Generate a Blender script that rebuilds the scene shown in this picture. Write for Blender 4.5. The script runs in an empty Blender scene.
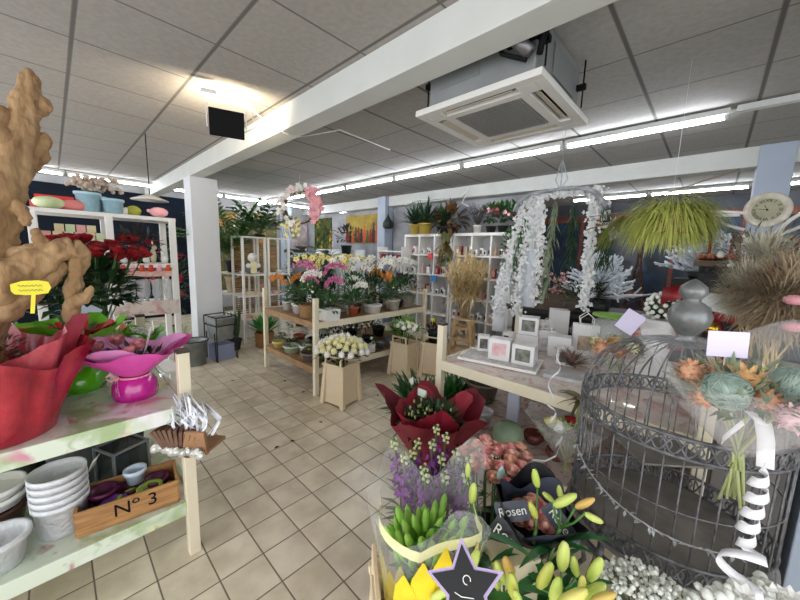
import bpy, math, random
from mathutils import Vector, Matrix, Quaternion
PI=math.pi; R=random.Random(7)
sc=bpy.context.scene; COL=sc.collection
H=1.55; F=327.7
def _basis():
    y,p,r=[math.radians(a) for a in (-43.349,8.016,1.808)]
    fw=Vector((math.sin(y)*math.cos(p),math.cos(y)*math.cos(p),-math.sin(p)))
    rt=Vector((math.cos(y),-math.sin(y),0)); up=rt.cross(fw)
    return rt*math.cos(r)+up*math.sin(r), -rt*math.sin(r)+up*math.cos(r), fw
RT,UP,FW=_basis(); CAM=Vector((0,0,H))
def at(u,v,x=None,y=None,z=None):
    """point of the room seen along direction (u,v) on the plane x=, y= or z="""
    d=RT*((u-400)/F)-UP*((v-300)/F)+FW
    t=x/d.x if x is not None else y/d.y if y is not None else (z-H)/d.z
    return CAM+d*t
# ---------------- mesh builder
class MB:
    def __init__(s): s.v=[];s.f=[];s.mi=[];s.sm=[];s.M=Matrix();s.k=0
    def add(s,vs,fs,smooth=False):
        n=len(s.v); M=s.M
        s.v+=[tuple(M@Vector(p)) for p in vs]
        for f in fs: s.f.append(tuple(n+i for i in f)); s.mi.append(s.k); s.sm.append(smooth)
        return s
    def box(s,c,d,rz=0,taper=1,M=None):
        M=M or Matrix.Rotation(rz,4,'Z'); vs=[]
        for z in (-1,1):
            t=taper if z>0 else 1
            for x,y in ((-1,-1),(1,-1),(1,1),(-1,1)): vs.append(Vector(c)+M@Vector((x*d[0]/2*t,y*d[1]/2*t,z*d[2]/2)))
        return s.add(vs,[(0,3,2,1),(4,5,6,7),(0,1,5,4),(1,2,6,5),(2,3,7,6),(3,0,4,7)])
    def rod(s,a,b,w,h=None):
        """rectangular bar from a to b"""
        a=Vector(a);b=Vector(b);d=b-a;h=h or w
        q=d.to_track_quat('Z','Y').to_matrix().to_4x4()
        return s.box((a+b)/2,(w,h,d.length),M=q)
    def tube(s,pts,r,n=6,closed=False,cap=True):
        pts=[Vector(p) for p in pts]; N=len(pts); vs=[];fs=[]
        rr=r if isinstance(r,(list,tuple)) else [r]*N
        ref=None
        for i,p in enumerate(pts):
            if closed: t=pts[(i+1)%N]-pts[i-1]
            else: t=pts[min(i+1,N-1)]-pts[max(i-1,0)]
            if t.length<1e-9: t=Vector((0,0,1))
            t.normalize()
            if ref is None: ref=t.orthogonal().normalized()
            else:
                ref=ref-t*ref.dot(t)
                ref=ref.normalized() if ref.length>1e-6 else t.orthogonal().normalized()
            b=t.cross(ref)
            for k in range(n):
                a=2*PI*k/n; vs.append(p+(ref*math.cos(a)+b*math.sin(a))*rr[i])
        for i in range(N if closed else N-1):
            j=(i+1)%N
            for k in range(n): fs.append((i*n+k,i*n+(k+1)%n,j*n+(k+1)%n,j*n+k))
        if cap and not closed: fs.append(tuple(range(n))[::-1]); fs.append(tuple((N-1)*n+k for k in range(n)))
        return s.add(vs,fs,True)
    def lathe(s,prof,n=16,c=(0,0,0),M=None,fn=None,caps=False):
        vs=[];fs=[];c=Vector(c)
        for j,(r,z) in enumerate(prof):
            for k in range(n):
                a=2*PI*k/n; q=(fn(a,j) if fn else 1); p=Vector((r*q*math.cos(a),r*q*math.sin(a),z))
                vs.append(c+(M@p if M else p))
        for j in range(len(prof)-1):
            for k in range(n): fs.append((j*n+k,j*n+(k+1)%n,(j+1)*n+(k+1)%n,(j+1)*n+k))
        if caps: fs.append(tuple(range(n))[::-1]); fs.append(tuple((len(prof)-1)*n+k for k in range(n)))
        return s.add(vs,fs,True)
    def ell(s,c,r,n=10,m=6,M=None,jit=0):
        if not isinstance(r,(tuple,list)): r=(r,r,r)
        vs=[];fs=[];c=Vector(c)
        for j in range(m+1):
            t=PI*j/m
            for k in range(n):
                a=2*PI*k/n; q=1+(R.uniform(-jit,jit) if jit else 0)
                p=Vector((r[0]*math.sin(t)*math.cos(a)*q,r[1]*math.sin(t)*math.sin(a)*q,-r[2]*math.cos(t)*q))
                vs.append(c+(M@p if M else p))
        for j in range(m):
            for k in range(n): fs.append((j*n+k,j*n+(k+1)%n,(j+1)*n+(k+1)%n,(j+1)*n+k))
        return s.add(vs,fs,True)
    def blade(s,b,d,L,w,droop=.5,n=4,peak=.4,fold=.25,side=None):
        """leaf or petal: starts at b, heads along d, bends down by droop"""
        b=Vector(b); d=Vector(d).normalized()
        sd=side or (d.cross(Vector((0,0,1))) if abs(d.z)<.98 else Vector((math.cos(R.uniform(0,6)),math.sin(R.uniform(0,6)),0)))
        sd=Vector(sd).normalized(); p=b.copy(); vs=[];fs=[]
        for i in range(n+1):
            t=i/n; q=(t/peak if t<peak else (1-t)/(1-peak))
            ww=w/2*max(.06,math.sin(PI/2*max(0,min(1,q)))**.8) if i<n else w*.03
            up=sd.cross(d).normalized()
            vs+= [p-sd*ww+up*ww*fold,p,p+sd*ww+up*ww*fold]
            p=p+d*(L/n); d=(d+Vector((0,0,-droop/n))).normalized()
        for i in range(n):
            o=i*3; fs+=[(o,o+1,o+4,o+3),(o+1,o+2,o+5,o+4)]
        return s.add(vs,fs,True)
    def ribbon(s,pts,w,side=(0,0,1)):
        pts=[Vector(p) for p in pts]; vs=[];fs=[]
        for i,p in enumerate(pts):
            sd=side(i/(len(pts)-1)) if callable(side) else side
            sd=Vector(sd).normalized(); vs+=[p-sd*w/2,p+sd*w/2]
        for i in range(len(pts)-1): fs.append((2*i,2*i+1,2*i+3,2*i+2))
        return s.add(vs,fs,True)
    def bloom(s,c,d,r,n=5,w=.7,cup=.5,droop=.6):
        d=Vector(d).normalized(); o=d.orthogonal().normalized(); q=d.cross(o); a0=R.uniform(0,6)
        for k in range(n):
            a=a0+2*PI*k/n; e=o*math.cos(a)+q*math.sin(a)
            s.blade(c,e+d*cup,r,r*w,droop*.4,2,.55,.15,side=d.cross(e))
        return s
    def pom(s,c,r,n=40,d=None,pl=.45,w=.3):
        c=Vector(c); s.ell(c,r*.7,7,5)
        for i in range(n):
            z=1-2*(i+.5)/n; a=i*2.4
            if d is None and z<-.5: continue
            e=Vector((math.sqrt(1-z*z)*math.cos(a),math.sqrt(1-z*z)*math.sin(a),z))
            s.blade(c+e*r*.55,e,r*pl,r*w,.2,1 if n>60 else 2,.6,.3)
        return s
    def rose(s,c,d,r):
        d=Vector(d).normalized(); c=Vector(c); o=d.orthogonal().normalized(); q=d.cross(o)
        M=d.to_track_quat('Z','Y').to_matrix().to_4x4()
        s.ell(c+d*r*.1,(r*.5,r*.5,r*.75),7,4,M)
        for lay,(k,rad,cup) in enumerate(((4,.5,.75),(5,.75,.45),(6,.95,.15))):
            a0=R.uniform(0,6)
            for i in range(k):
                a=a0+2*PI*i/k; e=o*math.cos(a)+q*math.sin(a); t=d.cross(e)
                b=c-d*r*.55; vs=[]
                for j in range(4):
                    h=j/3; off=rad*math.sin(h*PI*.55); hh=-.55+h*(1.1+.25*cup)
                    for sg in (-1,-.4,.4,1):
                        ww=r*rad*.75*math.sin(PI*min(1,.15+h*.62))
                        vs.append(c+d*r*hh+e*r*(off*(1-.22*sg*sg))+t*ww*sg+(e*r*.1 if j==3 else e*0))
                fs=[(j*4+i2,j*4+i2+1,j*4+i2+5,j*4+i2+4) for j in range(3) for i2 in range(3)]
                s.add(vs,fs,True)
        return s
    def build(s,name,m,parent=None,loc=None,bevel=0,solid=0,sub=0,rz=0):
        me=bpy.data.meshes.new(name); me.from_pydata(s.v,[],s.f)
        ms=m if isinstance(m,(list,tuple)) else [m]
        for x in ms: me.materials.append(x)
        me.polygons.foreach_set('material_index',[min(k,len(ms)-1) for k in s.mi])
        me.polygons.foreach_set('use_smooth',s.sm); me.update()
        o=bpy.data.objects.new(name,me); COL.objects.link(o)
        if parent: o.parent=parent
        if loc is not None: o.location=loc
        o.rotation_euler.z=rz
        if solid: q=o.modifiers.new('t','SOLIDIFY'); q.thickness=solid; q.offset=0
        if bevel: q=o.modifiers.new('b','BEVEL'); q.width=bevel; q.segments=2; q.limit_method='ANGLE'
        if sub: q=o.modifiers.new('s','SUBSURF'); q.levels=sub; q.render_levels=sub
        return o
def tag(o,label=None,cat=None,group=None,kind=None):
    if label:o['label']=label
    if cat:o['category']=cat
    if group:o['group']=group
    if kind:o['kind']=kind
    return o
def thing(name,label,cat,loc=(0,0,0),rz=0,group=None):
    o=bpy.data.objects.new(name,None); COL.objects.link(o); o.empty_display_size=.05
    o.location=loc; o.rotation_euler=(0,0,rz); return tag(o,label,cat,group)
def struct(name,mb,m,**k): return tag(mb.build(name,m,**k),kind='structure')
def copy_tree(o,parent=None):
    c=o.copy(); COL.objects.link(c); c.parent=parent
    for ch in list(o.children): copy_tree(ch,c)
    return c
def text(s,size,m,parent,M,name='lettering',ext=.0008,align='CENTER'):
    cu=bpy.data.curves.new('t','FONT'); cu.body=s; cu.size=size; cu.extrude=ext; cu.align_x=align; cu.align_y='CENTER'
    t=bpy.data.objects.new('t',cu); COL.objects.link(t); dg=bpy.context.evaluated_depsgraph_get(); dg.update()
    me=bpy.data.meshes.new_from_object(t.evaluated_get(dg)); bpy.data.objects.remove(t)
    me.transform(M); me.materials.clear(); me.materials.append(m)
    o=bpy.data.objects.new(name,me); COL.objects.link(o); o.parent=parent; return o
# ---------------- materials
def srgb(c):
    if isinstance(c,str): c=tuple(int(c[i:i+2],16)/255 for i in (0,2,4))
    return tuple(((x/12.92) if x<=.04045 else ((x+.055)/1.055)**2.4) for x in c)+(1,)
_mc={}
def mat(name,c,rough=.6,c2=None,scale=8,metal=0,alpha=1,bump=0,emit=None,es=0,trans=0,stretch=None,spec=.5,coat=0,sss=0,contrast=.5,back=None):
    if name in _mc: return _mc[name]
    m=bpy.data.materials.new(name); m.use_nodes=True; nt=m.node_tree; b=nt.nodes['Principled BSDF']
    b.inputs['Base Color'].default_value=srgb(c); b.inputs['Roughness'].default_value=rough
    b.inputs['Metallic'].default_value=metal; b.inputs['Alpha'].default_value=alpha
    b.inputs['Specular IOR Level'].default_value=spec
    if trans: b.inputs['Transmission Weight'].default_value=trans
    if coat: b.inputs['Coat Weight'].default_value=coat
    if emit: b.inputs['Emission Color'].default_value=srgb(emit); b.inputs['Emission Strength'].default_value=es
    if c2 or bump:
        tc=nt.nodes.new('ShaderNodeTexCoord'); mp=nt.nodes.new('ShaderNodeMapping'); no=nt.nodes.new('ShaderNodeTexNoise')
        nt.links.new(tc.outputs['Object'],mp.inputs[0]); nt.links.new(mp.outputs[0],no.inputs[0])
        if stretch: mp.inputs['Scale'].default_value=stretch
        no.inputs['Scale'].default_value=scale; no.inputs['Detail'].default_value=4
        if c2:
            rp=nt.nodes.new('ShaderNodeValToRGB'); nt.links.new(no.outputs['Fac'],rp.inputs[0])
            rp.color_ramp.elements[0].position=.5-contrast*.35; rp.color_ramp.elements[1].position=.5+contrast*.35
            rp.color_ramp.elements[0].color=srgb(c); rp.color_ramp.elements[1].color=srgb(c2)
            nt.links.new(rp.outputs[0],b.inputs['Base Color'])
        if bump:
            bp=nt.nodes.new('ShaderNodeBump'); bp.inputs['Strength'].default_value=bump; bp.inputs['Distance'].default_value=.01
            nt.links.new(no.outputs['Fac'],bp.inputs['Height']); nt.links.new(bp.outputs[0],b.inputs['Normal'])
    _mc[name]=m; return m
def N(nt,t,**k):
    n=nt.nodes.new('ShaderNode'+t)
    for a,b in k.items(): setattr(n,a,b)
    return n
def grid_mat(name,px,py,x0,y0,wx,wy,line,rough,cols,bump=.4,nscale=6,gloss=None,var=.06):
    m=bpy.data.materials.new(name); m.use_nodes=True; nt=m.node_tree; b=nt.nodes['Principled BSDF']; L=nt.links.new
    g=N(nt,'NewGeometry'); sp=N(nt,'SeparateXYZ'); L(g.outputs['Position'],sp.inputs[0])
    def ma(op,a,b_=None,c=None):
        n=N(nt,'Math',operation=op)
        for i,x in enumerate((a,b_,c)):
            if x is None: continue
            if hasattr(x,'links') or hasattr(x,'is_output'): L(x,n.inputs[i])
            else: n.inputs[i].default_value=x
        return n.outputs[0]
    def dist(o,p,o0,w):
        t=ma('DIVIDE',ma('SUBTRACT',o,o0),p); fr=ma('FRACT',ma('ADD',t,.5)); d=ma('MULTIPLY',ma('ABSOLUTE',ma('SUBTRACT',fr,.5)),p)
        mr=N(nt,'MapRange'); L(d,mr.inputs[0]); mr.inputs[1].default_value=w*.6; mr.inputs[2].default_value=w*1.3; mr.inputs[3].default_value=1; mr.inputs[4].default_value=0
        return mr.outputs[0], ma('FLOOR',t)
    dx,ix=dist(sp.outputs[0],px,x0,wx); dy,iy=dist(sp.outputs[1],py,y0,wy)
    k=ma('MAXIMUM',dx,dy)
    cb=N(nt,'CombineXYZ'); L(ix,cb.inputs[0]); L(iy,cb.inputs[1]); wn=N(nt,'TexWhiteNoise'); L(cb.outputs[0],wn.inputs[0])
    no=N(nt,'TexNoise'); no.inputs['Scale'].default_value=nscale; no.inputs['Detail'].default_value=5
    va=N(nt,'VectorMath',operation='ADD'); vs=N(nt,'VectorMath',operation='SCALE'); L(wn.outputs['Color'],vs.inputs[0]); vs.inputs['Scale'].default_value=9
    L(g.outputs['Position'],va.inputs[0]); L(vs.outputs[0],va.inputs[1]); L(va.outputs[0],no.inputs[0])
    rp=N(nt,'ValToRGB'); rp.color_ramp.elements[0].position=.34; rp.color_ramp.elements[1].position=.66
    rp.color_ramp.elements[0].color=srgb(cols[0]); rp.color_ramp.elements[1].color=srgb(cols[1]); L(no.outputs['Fac'],rp.inputs[0])
    hs=N(nt,'HueSaturation'); L(rp.outputs[0],hs.inputs['Color']); L(ma('ADD',ma('MULTIPLY',wn.outputs['Value'],var),1-var/2),hs.inputs['Value'])
    mx=N(nt,'MixRGB'); L(k,mx.inputs[0]); L(hs.outputs[0],mx.inputs[1]); mx.inputs[2].default_value=srgb(line); L(mx.outputs[0],b.inputs['Base Color'])
    L(ma('ADD',ma('MULTIPLY',k,.4),rough),b.inputs['Roughness'])
    bp=N(nt,'Bump'); bp.inputs['Strength'].default_value=bump; bp.inputs['Distance'].default_value=.004
    L(ma('SUBTRACT',ma('MULTIPLY',no.outputs['Fac'],.15),k),bp.inputs['Height']); L(bp.outputs[0],b.inputs['Normal'])
    return m
def blotch_mat(name,base,spots,rough=.3,scale=6,thr=.62,coat=.3,stretch=None):
    """printed cloth: base colour with blotches of several colours"""
    m=bpy.data.materials.new(name); m.use_nodes=True; nt=m.node_tree; b=nt.nodes['Principled BSDF']; L=nt.links.new
    tc=N(nt,'TexCoord'); cur=None
    for i,(c,sc_,th) in enumerate(spots):
        mp=N(nt,'Mapping'); mp.inputs['Location'].default_value=(i*3.7,i*1.9,i*5.1); L(tc.outputs['Object'],mp.inputs[0])
        if stretch: mp.inputs['Scale'].default_value=stretch
        no=N(nt,'TexNoise'); no.inputs['Scale'].default_value=sc_; no.inputs['Detail'].default_value=3; no.inputs['Distortion'].default_value=.8; L(mp.outputs[0],no.inputs[0])
        mr=N(nt,'MapRange'); L(no.outputs['Fac'],mr.inputs[0]); mr.inputs[1].default_value=th-.03; mr.inputs[2].default_value=th+.10
        mx=N(nt,'MixRGB'); L(mr.outputs[0],mx.inputs[0])
        if cur is None: mx.inputs[1].default_value=srgb(base)
        else: L(cur,mx.inputs[1])
        mx.inputs[2].default_value=srgb(c); cur=mx.outputs[0]
    L(cur,b.inputs['Base Color']); b.inputs['Roughness'].default_value=rough; b.inputs['Coat Weight'].default_value=coat
    _mc[name]=m; return m
WHITE=mat('white_paint','e6e4e0',.45); CREAM=mat('cream_paint','e6dcc4',.5,'ddd2b6',5)
GREY=mat('grey_wall','a9aaad',.8,'83858a',2.5,bump=.2); BLUEGREY=mat('blue_grey_column','a9b4c4',.6,'a2adbd',3); LCOL=mat('pale_column','d5d7db',.6,'cfd2d6',3)
BEAM=mat('beam_paint','c8cac6',.6,'c2c4c0',4); BLACK=mat('black_plastic','08080a',.75,spec=.2); NAVY=mat('navy_board','0e1826',.4,'1a2c44',1.2)
LEAF=mat('leaf_green','1f4a1c',.45,'3c7030',14,spec=.6); DLEAF=mat('dark_leaf','0f2a14',.45,'234a22',12); YLEAF=mat('bright_leaf','4f8a26',.5,'7cb03c',10)
GLEAF=mat('grey_leaf','6f7d62',.7,'98a284',20); OLEAF=mat('olive_leaf','4c5a26',.5,'77803c',12); STEM=mat('stem_green','41662c',.6)
SOIL=mat('potting_soil','2a1c12',.95,'40301f',40,bump=.8); TERRA=mat('terracotta','9c4a2c',.7,'b45c38',9); WICK=mat('woven_straw','b08a5c',.8,'7d5c38',60,stretch=(1,1,4),bump=.9)
TANW=mat('woven_tan','a8764a',.8,'86572f',60,stretch=(1,1,5),bump=.9)
WPOT=mat('white_ceramic','ebe9e4',.25); YPOT=mat('yellow_pot','c8ab4c',.45); GPOT=mat('grey_pot','77797c',.45); BPOT=mat('black_pot','17181a',.5)
CELLO=mat('cellophane','f2f4f6',.08,alpha=.15,spec=1,bump=.9,scale=14); CLEAR=mat('clear_glass','eef4f4',.03,alpha=.25,spec=.9)
MET=mat('galvanised','8d9294',.42,'a6abac',12,metal=.7); DMET=mat('dark_wire','2a2b2d',.5,metal=.6); WIRE=mat('white_wire','e8e8e6',.4)
WPET=mat('white_petal','f3f2ec',.6); CRPET=mat('cream_petal','efe9b4',.6); RPET=mat('red_petal','a30c1a',.6,'7a0713',20); DRED=mat('wine_petal','5e0a18',.6)
PINK=mat('pink_petal','e59aa8',.6,'f0bcc2',15); MAG=mat('magenta_petal','a82a72',.55,'8a1d5c',12); PURP=mat('purple_petal','6d2a6e',.6,'93468f',30); PEACH=mat('peach_petal','e5b590',.6,'d99a78',12)
LBUD=mat('lily_bud','a8c04a',.45,'c9d274',8,stretch=(3,3,.6)); YPET=mat('yellow_petal','e8d25a',.6); FLOCK=mat('snow_flock','e9edf2',.85,'cfd6de',30); BARK=mat('bark','4b3a2a',.9,'6c5640',20,bump=.6)
WOOD=mat('raw_wood','b98a56',.6,'8e6238',7,stretch=(1,1,9)); PALEW=mat('pale_wood','d8b98a',.6,'c5a170',7,stretch=(1,1,8)); RAILW=mat('rail_wood','a88660',.6,'8b6b48',8)
# ================= SETTING
TILE=grid_mat('floor_tiles',.2045,.2045,-1.298,.627,.0035,.0035,'7a6e5e',.25,('cdc1a8','ece1cb'),bump=.5,nscale=5,var=.12)
CEIL=grid_mat('ceiling_tiles',.6,.6,.1,.18,.006,.011,'625f5b',.85,('948f89','9d9892'),bump=.3,nscale=30,var=.05)
CEIL2=grid_mat('ceiling_tiles_b',.6,.592,.1,2.46,.012,.005,'62605d',.85,('9c9a96','a5a39f'),bump=.3,nscale=30,var=.05)
struct('floor',MB().box((-3,3.5,-.05),(13,11.4,.1)),TILE)
struct('ceiling',MB().box((-3,-.3,2.8),(13,3.5,.1)),CEIL)
struct('ceiling',MB().box((-3,5.4,2.8),(13,7.8,.1)),CEIL2)
struct('trim_1',MB().box((-2.9,1.51,2.65),(11.7,.17,.2)),BEAM,bevel=.004)      # near beam
struct('trim_2',MB().box((-2.9,5.12,2.65),(11.7,.16,.2)),BEAM,bevel=.004)      # far beam
LW=mat('left_wall','8d8d90',.8,'a2a19e',3)
struct('wall_left',MB().box((-8.8,3.5,1.4),(.1,11.4,2.8)),LW)
struct('wall_back',MB().box((-5.43,5.3,1.275),(6.6,.12,2.55)),GREY)
struct('trim_3',MB().box((-2.09,5.25,1.275),(.08,.2,2.55)),mat('white_trim','e2e4e4',.5))
struct('wall_far',MB().box((-.4,8.2,1.4),(7.8,.1,2.8)),mat('far_wall','54575c',.8,'3c4046',2))
struct('wall_right',MB().box((3.45,5.2,1.4),(.1,6.2,2.8)),LW)
def column(n,cx,cy,dx,dy,z1,m):
    mb=MB().box((cx,cy,z1/2),(dx,dy,z1)); struct(n,mb,m,bevel=.006)
column('trim_4',-5.66,1.6,.32,.36,2.555,LCOL)
column('trim_5',.33,5.17,.25,.3,2.75,BLUEGREY)
column('trim_6',-5.32,5.08,.24,.24,2.75,BLUEGREY)
column('trim_7',-8.55,4.45,.22,.22,2.75,BLUEGREY)
column('trim_8',.56,2.28,.34,.34,2.75,BLUEGREY)
struct('baseboard_left',MB().box((-8.73,3.5,.05),(.03,11,.1)),mat('skirting','57504a',.6))
# murals (flat printed panels on the walls)
def panel_mat(name,base,dots):
    m=blotch_mat(name,base,dots,.85,coat=0); m.node_tree.nodes['Principled BSDF'].inputs['Specular IOR Level'].default_value=.15; return m
NM=panel_mat('night_print','0b121c',[('0d1724',.8,.5),('0a0d12',2.2,.55),('9a5a3c',16,.72),('c9b08a',34,.76),('8fb3c4',26,.77)])
FM=panel_mat('flower_print','5a5c40',[('9c7438',2.6,.54),('5e4a2c',4,.56),('b89a48',5,.62),('a595a0',3.4,.62),('36452c',6,.58)])
def wallpanel(name,lab,cat,c,d,m):
    return tag(MB().box((0,0,0),d).build(name,m,loc=c),lab,cat)
wallpanel('night_mural','dark night-sky mural with scattered city lights on the left wall','mural',(-8.72,.6,1.31),(.03,3.2,2.6),NM)
wallpanel('flower_mural','orange and yellow flower mural on left wall behind the palm','mural',(-8.72,3.3,1.5),(.03,1.9,1.95),FM)
wallpanel('pale_mural','pinkish grey printed panel on the left wall right of the flower mural','mural',(-8.72,4.8,1.9),(.03,.75,1.1),panel_mat('pale_print','a59c96',[('cbb6bc',2.6,.5),('86807a',5,.56)]))
wallpanel('green_mural','green and yellow leafy panel on far left end of the grey wall','mural',(-7.95,5.22,1.9),(.8,.03,1.1),panel_mat('green_print','46542c',[('c8a63a',4,.58),('6a3a2a',5,.62),('22331c',6,.5)]))
# far mural: dark blue night panel in red-brown frame
t=thing('night_mural','large dark blue night panel in a reddish frame beyond the far beam','mural',(-1.2,8.1,0))
MB().box((0,0,1.2),(3.6,.03,2.34)).build('panel',blotch_mat('blue_night','0d1a2a',[('15304a',1.1,.5),('1f4460',1.6,.62)],.35),t)
fr=MB(); fr.box((0,-.03,2.42),(3.7,.05,.12)); fr.box((0,-.03,.05),(3.7,.05,.1)); [fr.box((x,-.03,1.2),(.06,.05,2.4)) for x in (-1.83,-.98,.62,1.5)]
fr.build('frame',mat('red_frame','5c2a1c',.6,'7d3f28',12),t)
t=thing('night_mural','dark blue night panel right of the clock column','mural',(2.1,8.1,0))
MB().box((0,0,1.2),(2.5,.03,2.34)).build('panel',_mc['blue_night'],t); MB().box((0,-.03,2.42),(2.6,.05,.12)).build('frame',_mc['red_frame'],t)
# lattice towers (light decorations)
def tower(x,y,z0,h,w,lab):
    t=thing('lattice_tower',lab,'decoration',(x,y,z0),0,'lattice towers in front of the night panel'); mb=MB(); n=11
    def half(s): return w/2*((1-s)**1.9*.93+.05)
    for sx in (-1,1):
        for sy in (-1,1): mb.tube([(sx*half(i/n),sy*half(i/n),h*i/n) for i in range(n+1)],[.022*(1-.6*i/n) for i in range(n+1)],4)
    for i in range(n):
        a=half(i/n);b=half((i+1)/n);z=h*i/n;z2=h*(i+1)/n
        P=[(-1,-1),(1,-1),(1,1),(-1,1)]
        for k in range(4):
            p=P[k];q=P[(k+1)%4]
            mb.tube([(p[0]*a,p[1]*a,z),(q[0]*b,q[1]*b,z2)],.008,4); mb.tube([(q[0]*a,q[1]*a,z),(p[0]*b,p[1]*b,z2)],.008,4); mb.tube([(p[0]*a,p[1]*a,z),(q[0]*a,q[1]*a,z)],.01,4)
    mb.build('lattice',mat('copper_lattice','5e3a28',.5,'3a2620',20,metal=.3),t)
    for zz in (.22,.5): MB().box((0,0,h*zz),(2.3*half(zz),2.3*half(zz),.05)).build('deck',mat('warm_bulbs','7a4a34',.5),t)
    MB().ell((0,0,h),.05).build('tip_ball',mat('warm_bulbs','7a4a34',.5),t)
tower(-1.0,7.45,0,1.92,.72,'tall copper lattice tower with the wider foot, between the two flocked trees')
tower(-1.72,7.4,.0,2.25,.66,'slimmer copper lattice tower left behind the snowy twig tree')
# ================= LIGHTS
TUBE=mat('tube_glow','ffffff',.5,emit='f4f8ff',es=26); HOUS=mat('light_housing','d9dbd9',.5)
def batten(i,c,rz,L=1.19):
    t=thing('fluorescent_light',i,'ceiling light',c,rz,None)
    MB().box((0,0,.045),(L,.055,.045)).build('housing',HOUS,t,bevel=.004)
    MB().tube([(-L/2+.03,0,0),(L/2-.03,0,0)],.014,8).build('tube',TUBE,t)
    [MB().box((s*(L/2-.018),0,.008),(.022,.035,.05)).build('socket',HOUS,t) for s in (-1,1)]
    return t
nm=['first','second','third','fourth','fifth','sixth','seventh']
for i in range(7): 
    b=batten('lit tube light, %s from the right end of the row below the air conditioner'%nm[i],(-.64-1.215*i,3.69,2.675),0); b['group']='tubes of the middle row'
for i in range(6):
    b=batten('lit tube light along the left wall, %s from the near end'%nm[i],(-7.95,-.35+1.215*i,2.675),PI/2); b['group']='tubes of the left wall row'
for i in range(4):
    b=batten('lit tube light in the far row beyond the second beam, %s from its left end'%nm[i],(-1.55+1.215*i,7.1,2.675),0); b['group']='tubes of the far row'
tag(MB().box((0,0,0),(1.3,.055,.045)).build('light_rail',HOUS,loc=(.64,3.69,2.72)),'empty white light rail continuing right of the middle tube row','rail')
# flood light hanging near the beam, aimed at the ceiling
fp=at(227,124,z=2.47)
t=thing('flood_light','black square floodlight hung from the ceiling beside the near beam','lamp',fp,math.radians(70))
MB().box((0,0,0),(.235,.035,.185),M=Matrix.Rotation(math.radians(14),4,'X')).build('housing',BLACK,t,bevel=.006)
MB().box((0,.021,.003),(.2,.006,.15),M=Matrix.Rotation(math.radians(14),4,'X')).build('lens',mat('lamp_lens','fff2d8',.3,emit='ffe8c0',es=5),t)
MB().tube([(-.13,0,-.04),(-.13,0,.13),(-.12,0,.15),(.12,0,.15),(.13,0,.13),(.13,0,-.04)],.004,5).build('bracket',WIRE,t)
MB().box((-.11,0,.2),(.1,.03,.03)).build('driver_box',HOUS,t,bevel=.004)
MB().tube([(0,0,.15),(0,0,.28)],.004,5).build('hanger',WIRE,t)
MB().tube([(.1,0,.17),(.16,.02,.14),(.2,.02,.02),(.12,.03,-.03),(.05,.02,0)],.004,5).build('cable',HOUS,t)
li=bpy.data.lights.new('flood','AREA'); li.energy=7; li.size=.2; li.color=(1,.83,.6); lo=bpy.data.objects.new('flood_beam',li); COL.objects.link(lo)
lo.parent=t; lo.location=(0,.05,.03); lo.rotation_euler=(math.radians(120),0,0)
tag(MB().tube([fp+Vector((.0,.1,.2)),at(262,118,z=2.73),at(285,133,y=1.425),at(300,137,y=1.8),at(340,130,z=2.735),at(390,150,z=2.735)],.006,5).build('power_cable',WIRE),'thin white cable running from the floodlight across the ceiling beam','cable')
tag(MB().tube([at(405,205,y=5.03),at(418,200,y=5.0),at(462,197,y=5.0),at(468,190,z=2.6),at(462,203,y=4.95),at(470,207,y=4.95)],.012,5).build('cable_loop',WIRE),'looped white cable hanging from the far beam above the cube shelves','cable')
# ================= AIR CONDITIONER
AC=mat('ac_plastic','d2d0cc',.35); t=thing('air_conditioner','white ceiling cassette air conditioner with exposed metal body beside near beam','air conditioner',(-1.075,2.03,2.40))
pm=MB(); S=.39
def ring(mb,o,i,z,h):
    w=o-i
    for sg in (-1,1): mb.box((0,sg*(o+i)/2,z),(2*o,w,h)); mb.box((sg*(o+i)/2,0,z),(w,2*i,h))
ring(pm,.39,.335,.02,.035); ring(pm,.27,.215,.019,.033)
for sx in (-1,1):
    for sy in (-1,1): pm.box((sx*.285,sy*.285,.02),(.1,.1,.034))
pm.build('panel',AC,t,bevel=.004)
vm=MB()
for a in range(4):
    q=Matrix.Rotation(a*PI/2,4,'Z'); vm.box(q@Vector((0,-.302,.034)),(.47,.066,.006),M=q)
vm.build('vent_slot',mat('vent_dark','171410',.8),t)
for a in range(4):
    q=Matrix.Rotation(a*PI/2,4,'Z'); MB().box(q@Vector((0,-.302,.012)),(.42,.034,.005),M=q@Matrix.Rotation(.35,4,'X')).build('louver',mat('louver','b8b09e',.5),t)
gm=MB(); 
for i in range(27):
    x=-.2+.4*i/26; gm.box((x,0,.006),(.005,.43,.01)); 
for i in range(14): gm.box((0,-.2+.4*i/13,.008),(.43,.004,.008))
gm.box((0,0,.02),(.44,.44,.004)); gm.build('intake_grille',mat('grille_grey','8d8d8b',.5),t)
MB().box((0,0,.035+.15),(.66,.66,.29)).build('body',mat('ac_steel','9a9d9c',.5,'8b8e8e',3,metal=.5),t,bevel=.008)
[MB().box(c_,d_).build('access_plate',mat('ac_steel2','888c8b',.45,metal=.4),t) for c_,d_ in (((-.12,-.332,.2),(.28,.006,.12)),((.336,.05,.2),(.006,.34,.16)))]
for x,y in ((-.355,-.3),(.355,.3),(.355,-.3),(-.355,.3)):
    m=MB(); m.box((x,y,.2),(.05,.03,.03)); m.tube([(x*1.03,y,.08),(x*1.03,y,.35)],.005,6); m.build('hanging_bracket',BLACK,t)
pp=MB(); pp.tube([(.2,-.36,.33),(.22,-.40,.28),(.25,-.39,.2),(.31,-.36,.13)],.035,10); pp.build('drain_pipe',mat('pipe_metal','6f6f70',.35,metal=.6),t)
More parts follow.
